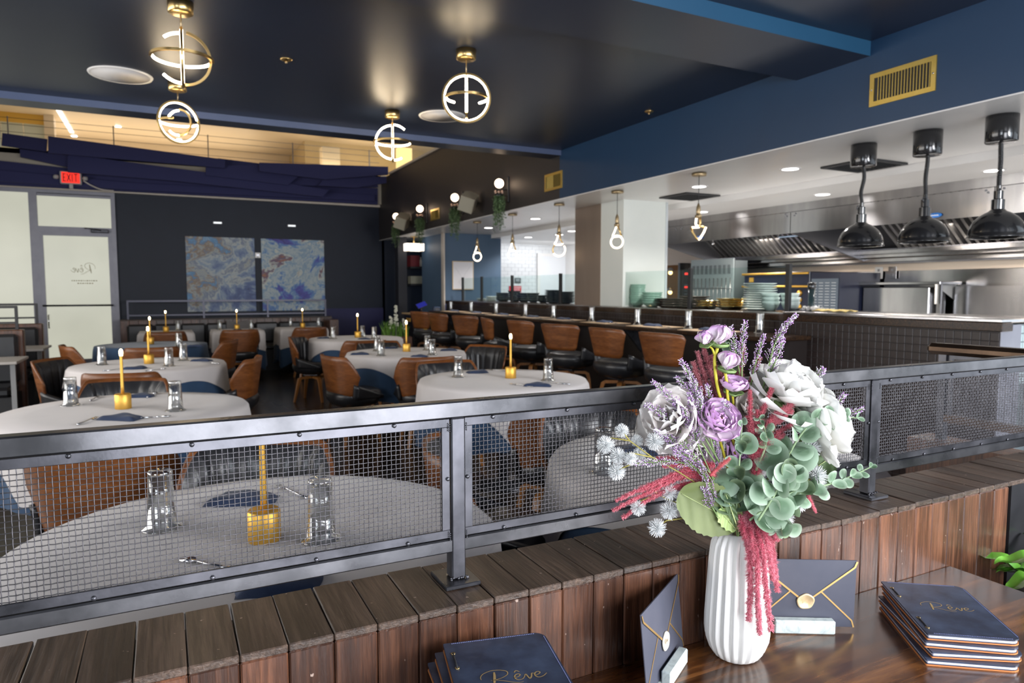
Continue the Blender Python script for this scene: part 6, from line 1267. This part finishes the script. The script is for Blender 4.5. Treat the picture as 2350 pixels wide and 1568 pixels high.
def euc(label, pts, dd, seed, r0, r1, nodes, pale=0.0, start=.2, narrow=1.0, extra=()):
    P3 = [bq(p[0], p[1], dd + (p[2] if len(p) > 2 else 0)) for p in pts]; t = thing('eucalyptus_branch', label, 'branch', P3[0], 0, 'artificial eucalyptus branches'); c = [p - P3[0] for p in catmull(P3, 8)]; n = len(c); random.seed(seed)
    MB().tube(c, [.0022 * (1 - .6 * i / n) for i in range(n)], 6).obj('stem', P('eucalyptus_stem', (.24, .34, .18), .5) if seed == 1 else bpy.data.materials['eucalyptus_stem'], t)
    for k in range(nodes):
        u = start + (1 - start) * k / max(1, nodes - 1) * .98; i = min(n - 2, int(u * (n - 1))); o = c[i]; tn = (c[i + 1] - c[max(i - 1, 0)]).normalized(); toc = (CAMD - (P3[0] + o)).normalized(); side = tn.cross(toc).normalized(); up = side.cross(tn).normalized(); R_ = r0 + (r1 - r0) * k / max(1, nodes - 1)
        for s in (-1, 1):
            if k % 2 == 0: d_ = side * s + tn * .35
            else: d_ = side * s * .45 + up * .6 + tn * .8 * (1 if s > 0 else .2)
            d_ = (d_ + Vector((random.uniform(-.25, .25), random.uniform(-.25, .25), random.uniform(-.2, .2)))).normalized(); nrm = (toc * .9 + tn * random.uniform(.1, 1.0) + up * random.uniform(-.5, .9) + side * s * random.uniform(-.9, .3)).normalized(); x_ = d_.cross(nrm).normalized(); z_ = x_.cross(d_)
            M = Matrix((x_ * R_ * 2 * narrow * random.uniform(.85, 1.05), d_ * R_ * 2 * random.uniform(.9, 1.1), z_ * R_ * 2)).transposed().to_4x4(); M.translation = o
            put('leaf', (EP if random.random() < pale else EL)[random.randrange(2)] if random.random() > .15 else EL[2], t, M)
    for (x, y, dz, R_, ang, pl) in extra:
        o = bq(x, y, dd + dz) - P3[0]; toc = (CAMD - (P3[0] + o)).normalized(); sd = toc.cross(Vector((0, 0, 1))).normalized(); up = sd.cross(toc); d_ = sd * math.cos(ang) + up * math.sin(ang); nrm = (toc + up * .3 + sd * random.uniform(-.2, .2)).normalized(); x_ = d_.cross(nrm).normalized(); z_ = x_.cross(d_)
        M = Matrix((x_ * R_ * 2, d_ * R_ * 2, z_ * R_ * 2)).transposed().to_4x4(); M.translation = o - d_ * R_; put('leaf', EP[0] if pl else EL[random.randrange(2)], t, M)
euc('upright eucalyptus branch of round leaves in front of the hidden purple bloom', [(1685, 1215), (1692, 1130), (1697, 1060), (1704, 960, .01)], -.045, 1, .0200, .0065, 8, .25, .18, 1.0, [(1712, 1020, .0, .019, .3, 0), (1665, 1105, 0, .025, 2.9, 0), (1722, 1105, .0, .024, .3, 0), (1735, 1130, -.005, .027, -.6, 0), (1664, 1140, 0, .019, 3.6, 0)])
euc('eucalyptus branch arching over the white blooms toward the post', [(1735, 1190), (1790, 1085), (1830, 1010, -.01), (1872, 966, -.01), (1925, 958), (1975, 960)], -.035, 2, .0185, .006, 8, .3, .34, .80, [(1772, 1045, -.01, .029, 2.4, 0), (1838, 1048, -.01, .026, -.5, 0), (1846, 968, -.01, .019, 1.9, 0)])
euc('eucalyptus branch reaching past the mesh railing post', [(1745, 1200), (1800, 1150), (1850, 1125), (1910, 1110, .01), (1960, 1090, .01), (2003, 1070, .01)], -.03, 3, .0195, .0055, 10, .35, .15, .85)
euc('pale rosette of eucalyptus leaves facing the camera', [(1740, 1195), (1775, 1140), (1800, 1095), (1820, 1080)], -.075, 4, .019, .012, 5, .85, .25, 1.0, [(1802, 1085, -.01, .017, 2.0, 1), (1832, 1090, -.01, .015, .2, 1), (1800, 1105, -.01, .018, -1.8, 1), (1835, 1112, -.005, .013, -.8, 1)])
euc('low pale eucalyptus sprig above the hanging tassels', [(1720, 1195), (1750, 1175), (1780, 1185), (1803, 1218)], -.06, 5, .020, .014, 5, .7, .2, 1.0, [(1798, 1212, -.01, .015, -.9, 1), (1778, 1196, -.005, .017, .6, 1)])
euc('eucalyptus branch of wide leaves crossing below the rosette', [(1715, 1205), (1750, 1160), (1795, 1140), (1840, 1120)], -.04, 6, .0195, .014, 4, .2, .2, 1.0)
euc('dark eucalyptus tip before the pink fan', [(1735, 1080), (1758, 1020), (1755, 985), (1742, 958)], -.04, 7, .013, .005, 5, .1, .3, .8)
euc('small eucalyptus tip behind the topmost bud', [(1690, 900), (1680, 830), (1672, 775)], .05, 8, .010, .007, 4, .0, .4, 1.0)
# ---- bristly white pompoms
random.seed(77); m = MB()
for k in range(230):
    z = 1 - 2 * (k + .5) / 230; a = k * 2.39996; q = math.sqrt(1 - z * z); d_ = Vector((q * math.cos(a), q * math.sin(a), z)); s = d_.orthogonal().normalized() * random.uniform(-.2, .2); m.tube([d_ * .08, d_ * .6 + s * .3, d_ * random.uniform(.85, 1.05) + s], [.034, .032, .024], 3, caps=False)
m.sphere((0, 0, 0), .22, 8, 6); pom = m.mesh('bristle_head', [WIREW])
def pompoms(label, stems, heads, dd, seed):
    P0 = bq(*stems[0][0][:2], dd); t = thing('pompom_sprig', label, 'flower', P0, 0, 'bristly white pompom sprigs'); random.seed(seed)
    for st in stems: MB().tube([bq(p[0], p[1], dd + (p[2] if len(p) > 2 else 0)) - P0 for p in st], .0013, 5).obj('stem', STEMW, t)
    for x, y, r_, dz in heads: put('bristle_head', pom, t, Matrix.Translation(bq(x, y, dd + dz) - P0) @ Euler((random.random() * 6, random.random() * 6, 0)).to_matrix().to_4x4() @ Matrix.Scale(r_ * PXM, 4))
pompoms('sprig of bristly white pompoms spread over the mesh railing', [[(1660, 1150), (1560, 1085), (1497, 1050), (1445, 1012), (1400, 1005)], [(1445, 1012), (1436, 1000), (1428, 990)], [(1497, 1050), (1450, 1040), (1425, 1045)], [(1510, 1060), (1450, 1065), (1418, 1080)]], [(1390, 1021, 22, 0), (1427, 989, 17, 0), (1418, 1047, 20, .0), (1415, 1083, 21, 0), (1447, 1053, 16, -.01), (1468, 1043, 17, .01), (1462, 1012, 15, .015), (1503, 1014, 22, -.005)], -.035, 1)
pompoms('sprig of bristly white pompoms beside the broad green leaf', [[(1670, 1190), (1580, 1165), (1530, 1145), (1510, 1135), (1470, 1150)], [(1510, 1135), (1500, 1125)], [(1670, 1200), (1570, 1190), (1530, 1195), (1515, 1205)]], [(1464, 1166, 19, 0), (1537, 1132, 20, .0), (1486, 1128, 12, .02), (1536, 1172, 22, -.005), (1508, 1212, 22, -.01), (1585, 1070, 18, .01)], -.03, 2)
pompoms('sprig of bristly white pompoms among the eucalyptus past the vase', [[(1720, 1195), (1790, 1130), (1860, 1100)], [(1790, 1130), (1850, 1050)], [(1740, 1190), (1800, 1175), (1840, 1155)], [(1720, 1190), (1670, 1140), (1655, 1120)]], [(1872, 1092, 27, .01), (1880, 1118, 20, .02), (1862, 1028, 24, .0), (1833, 1158, 20, .01), (1803, 1188, 20, .01), (1655, 1120, 21, .0), (1745, 1085, 14, .01)], -.03, 3)
# ---- broad leaves
def broad(label, base, tip, w_, dd, mat, seed, lobes=0, ddt=0, roll=0.0):
    b = bq(*base, dd); e = bq(*tip, dd + ddt); t = thing('broad_leaf', label, 'leaf', b, 0); L = (e - b).length; d_ = (e - b).normalized(); toc = (CAMD - b).normalized(); x_ = d_.cross(toc).normalized(); z_ = x_.cross(d_)
    x_ = (x_ * math.cos(roll) + z_ * math.sin(roll)).normalized(); z_ = x_.cross(d_); M = Matrix((x_, d_, z_)).transposed().to_4x4(); random.seed(seed)
    def f(u, v):
        s = u * 2 - 1; wd = w_ * (math.sin(PI * min(1, v * .86 + .05)) ** .6) * (1 + (.10 if lobes else .035) * math.sin(v * (lobes or 30) * PI) * abs(s) ** 3); y = v * L * (1 - .03 * s * s)
        return M.to_3x3() @ Vector((s * wd * .5, y, .10 * w_ * abs(s) ** 1.5 + .08 * L * math.sin(v * 2.4) + .0010 * math.sin(v * 26 + abs(s) * 6)))
    MB().grid(17, 25, f).obj('blade', mat, t); MB().tube([M.to_3x3() @ Vector((0, v * L, .08 * L * math.sin(v * 2.4) + .0012)) for v in [k / 12 * .96 for k in range(13)]], [.0012] * 6 + [.0007] * 7, 5).obj('midrib', P('pale_vein', (.42, .50, .22), .6), t)
    MB().tube([Vector((0, 0, 0)), (NECK - b) * .5, NECK - b - Vector((0, 0, .03))], .0016, 5).obj('stem', STEMG, t)
GL1 = P('sage_leaf', (.13, .165, .055), .6, noise=(14, (.17, .205, .075), 1)); GL2 = P('deep_green_leaf', (.055, .10, .035), .6, noise=(14, (.08, .13, .05), 1)); GL3 = P('fresh_green_leaf', (.36, .48, .17), .55, noise=(14, (.42, .54, .22), 1))
broad('broad sage green leaf drooping beside the vase mouth', (1692, 1200), (1556, 1128), .088, -.035, GL1, 1, 0, .0, .1)
broad('dark green leaf behind the pompom near the railing post', (1800, 1120), (1905, 1052), .075, .035, GL2, 2)
broad('small fresh green lobed leaf at the vase rim', (1690, 1216), (1648, 1168), .030, -.045, GL3, 3, 9)
broad('fresh green leaf blade lying along the stems above the vase', (1690, 1205), (1664, 1130), .016, -.05, GL2, 4)
sb = thing('stem_bundle', 'bundle of twisted brown stems filling the vase mouth', 'stems', (VX, VY, VZ + .12)); random.seed(9)
for k in range(12):
    a = random.random() * 6.28; q = random.uniform(.003, .017); MB().tube([(q * math.cos(a), q * math.sin(a), 0), (q * math.cos(a + .4), q * math.sin(a + .4), .10), (q * 1.3 * math.cos(a + .9), q * 1.3 * math.sin(a + .9), .135 + random.random() * .05)], .0022, 6).obj('stem', (P('brown_stem', (.12, .05, .03), .6) if k == 0 else bpy.data.materials['brown_stem']) if k % 2 == 0 else STEMG, sb)
# ================================================================ green plant at the corner
pb = thing('floor_planter', 'dark square planter past the end of the host table', 'planter', (1.84, .76, 0)); MB().box(-.15, .15, -.15, .15, 0, .67, 0, .01).obj('box', BLACKP, pb); MB().box(-.14, .14, -.14, .14, .65, .672).obj('soil', P('soil', (.03, .02, .014), .9, bump=(60, .5)), pb)
pl = thing('leafy_plant', 'bright green broad-leaved plant at the edge beyond the host table', 'plant', (1.84, .76, .672)); BG = P('bright_leaf', (.10, .34, .03), .32, noise=(7, (.20, .48, .06), 1), coat=.3)
random.seed(15)
def lblade(L, w_, bend):
    return MB().grid(9, 15, lambda u, v: ((u * 2 - 1) * w_ * .5 * math.sin(PI * min(1, v * .93 + .04)) ** .8, L * math.sin(bend * v) / bend, L * (1 - math.cos(bend * v)) / bend * -1 + abs(u * 2 - 1) * w_ * .18 + .006 * math.sin(v * 15))).mesh('leaf', [BG])
lbs = [lblade(.15, .055, .9), lblade(.12, .048, 1.2), lblade(.17, .06, .6)]
for k in range(26):
    a = k * 2.4 + random.uniform(-.3, .3); el = random.uniform(.25, 1.25); q = random.uniform(.0, .05); h = random.uniform(.01, .10); o = Vector((q * math.cos(a), q * math.sin(a), 0)); e = o + Vector((math.cos(a) * .03, math.sin(a) * .03, h)); MB().tube([o, (o + e) / 2 + Vector((0, 0, .01)), e], .003, 5).obj('stalk', BG, pl)
    put('leaf', lbs[k % 3], pl, Matrix.Translation(e) @ Matrix.Rotation(a - PI / 2, 4, 'Z') @ Matrix.Rotation(el, 4, 'X'))
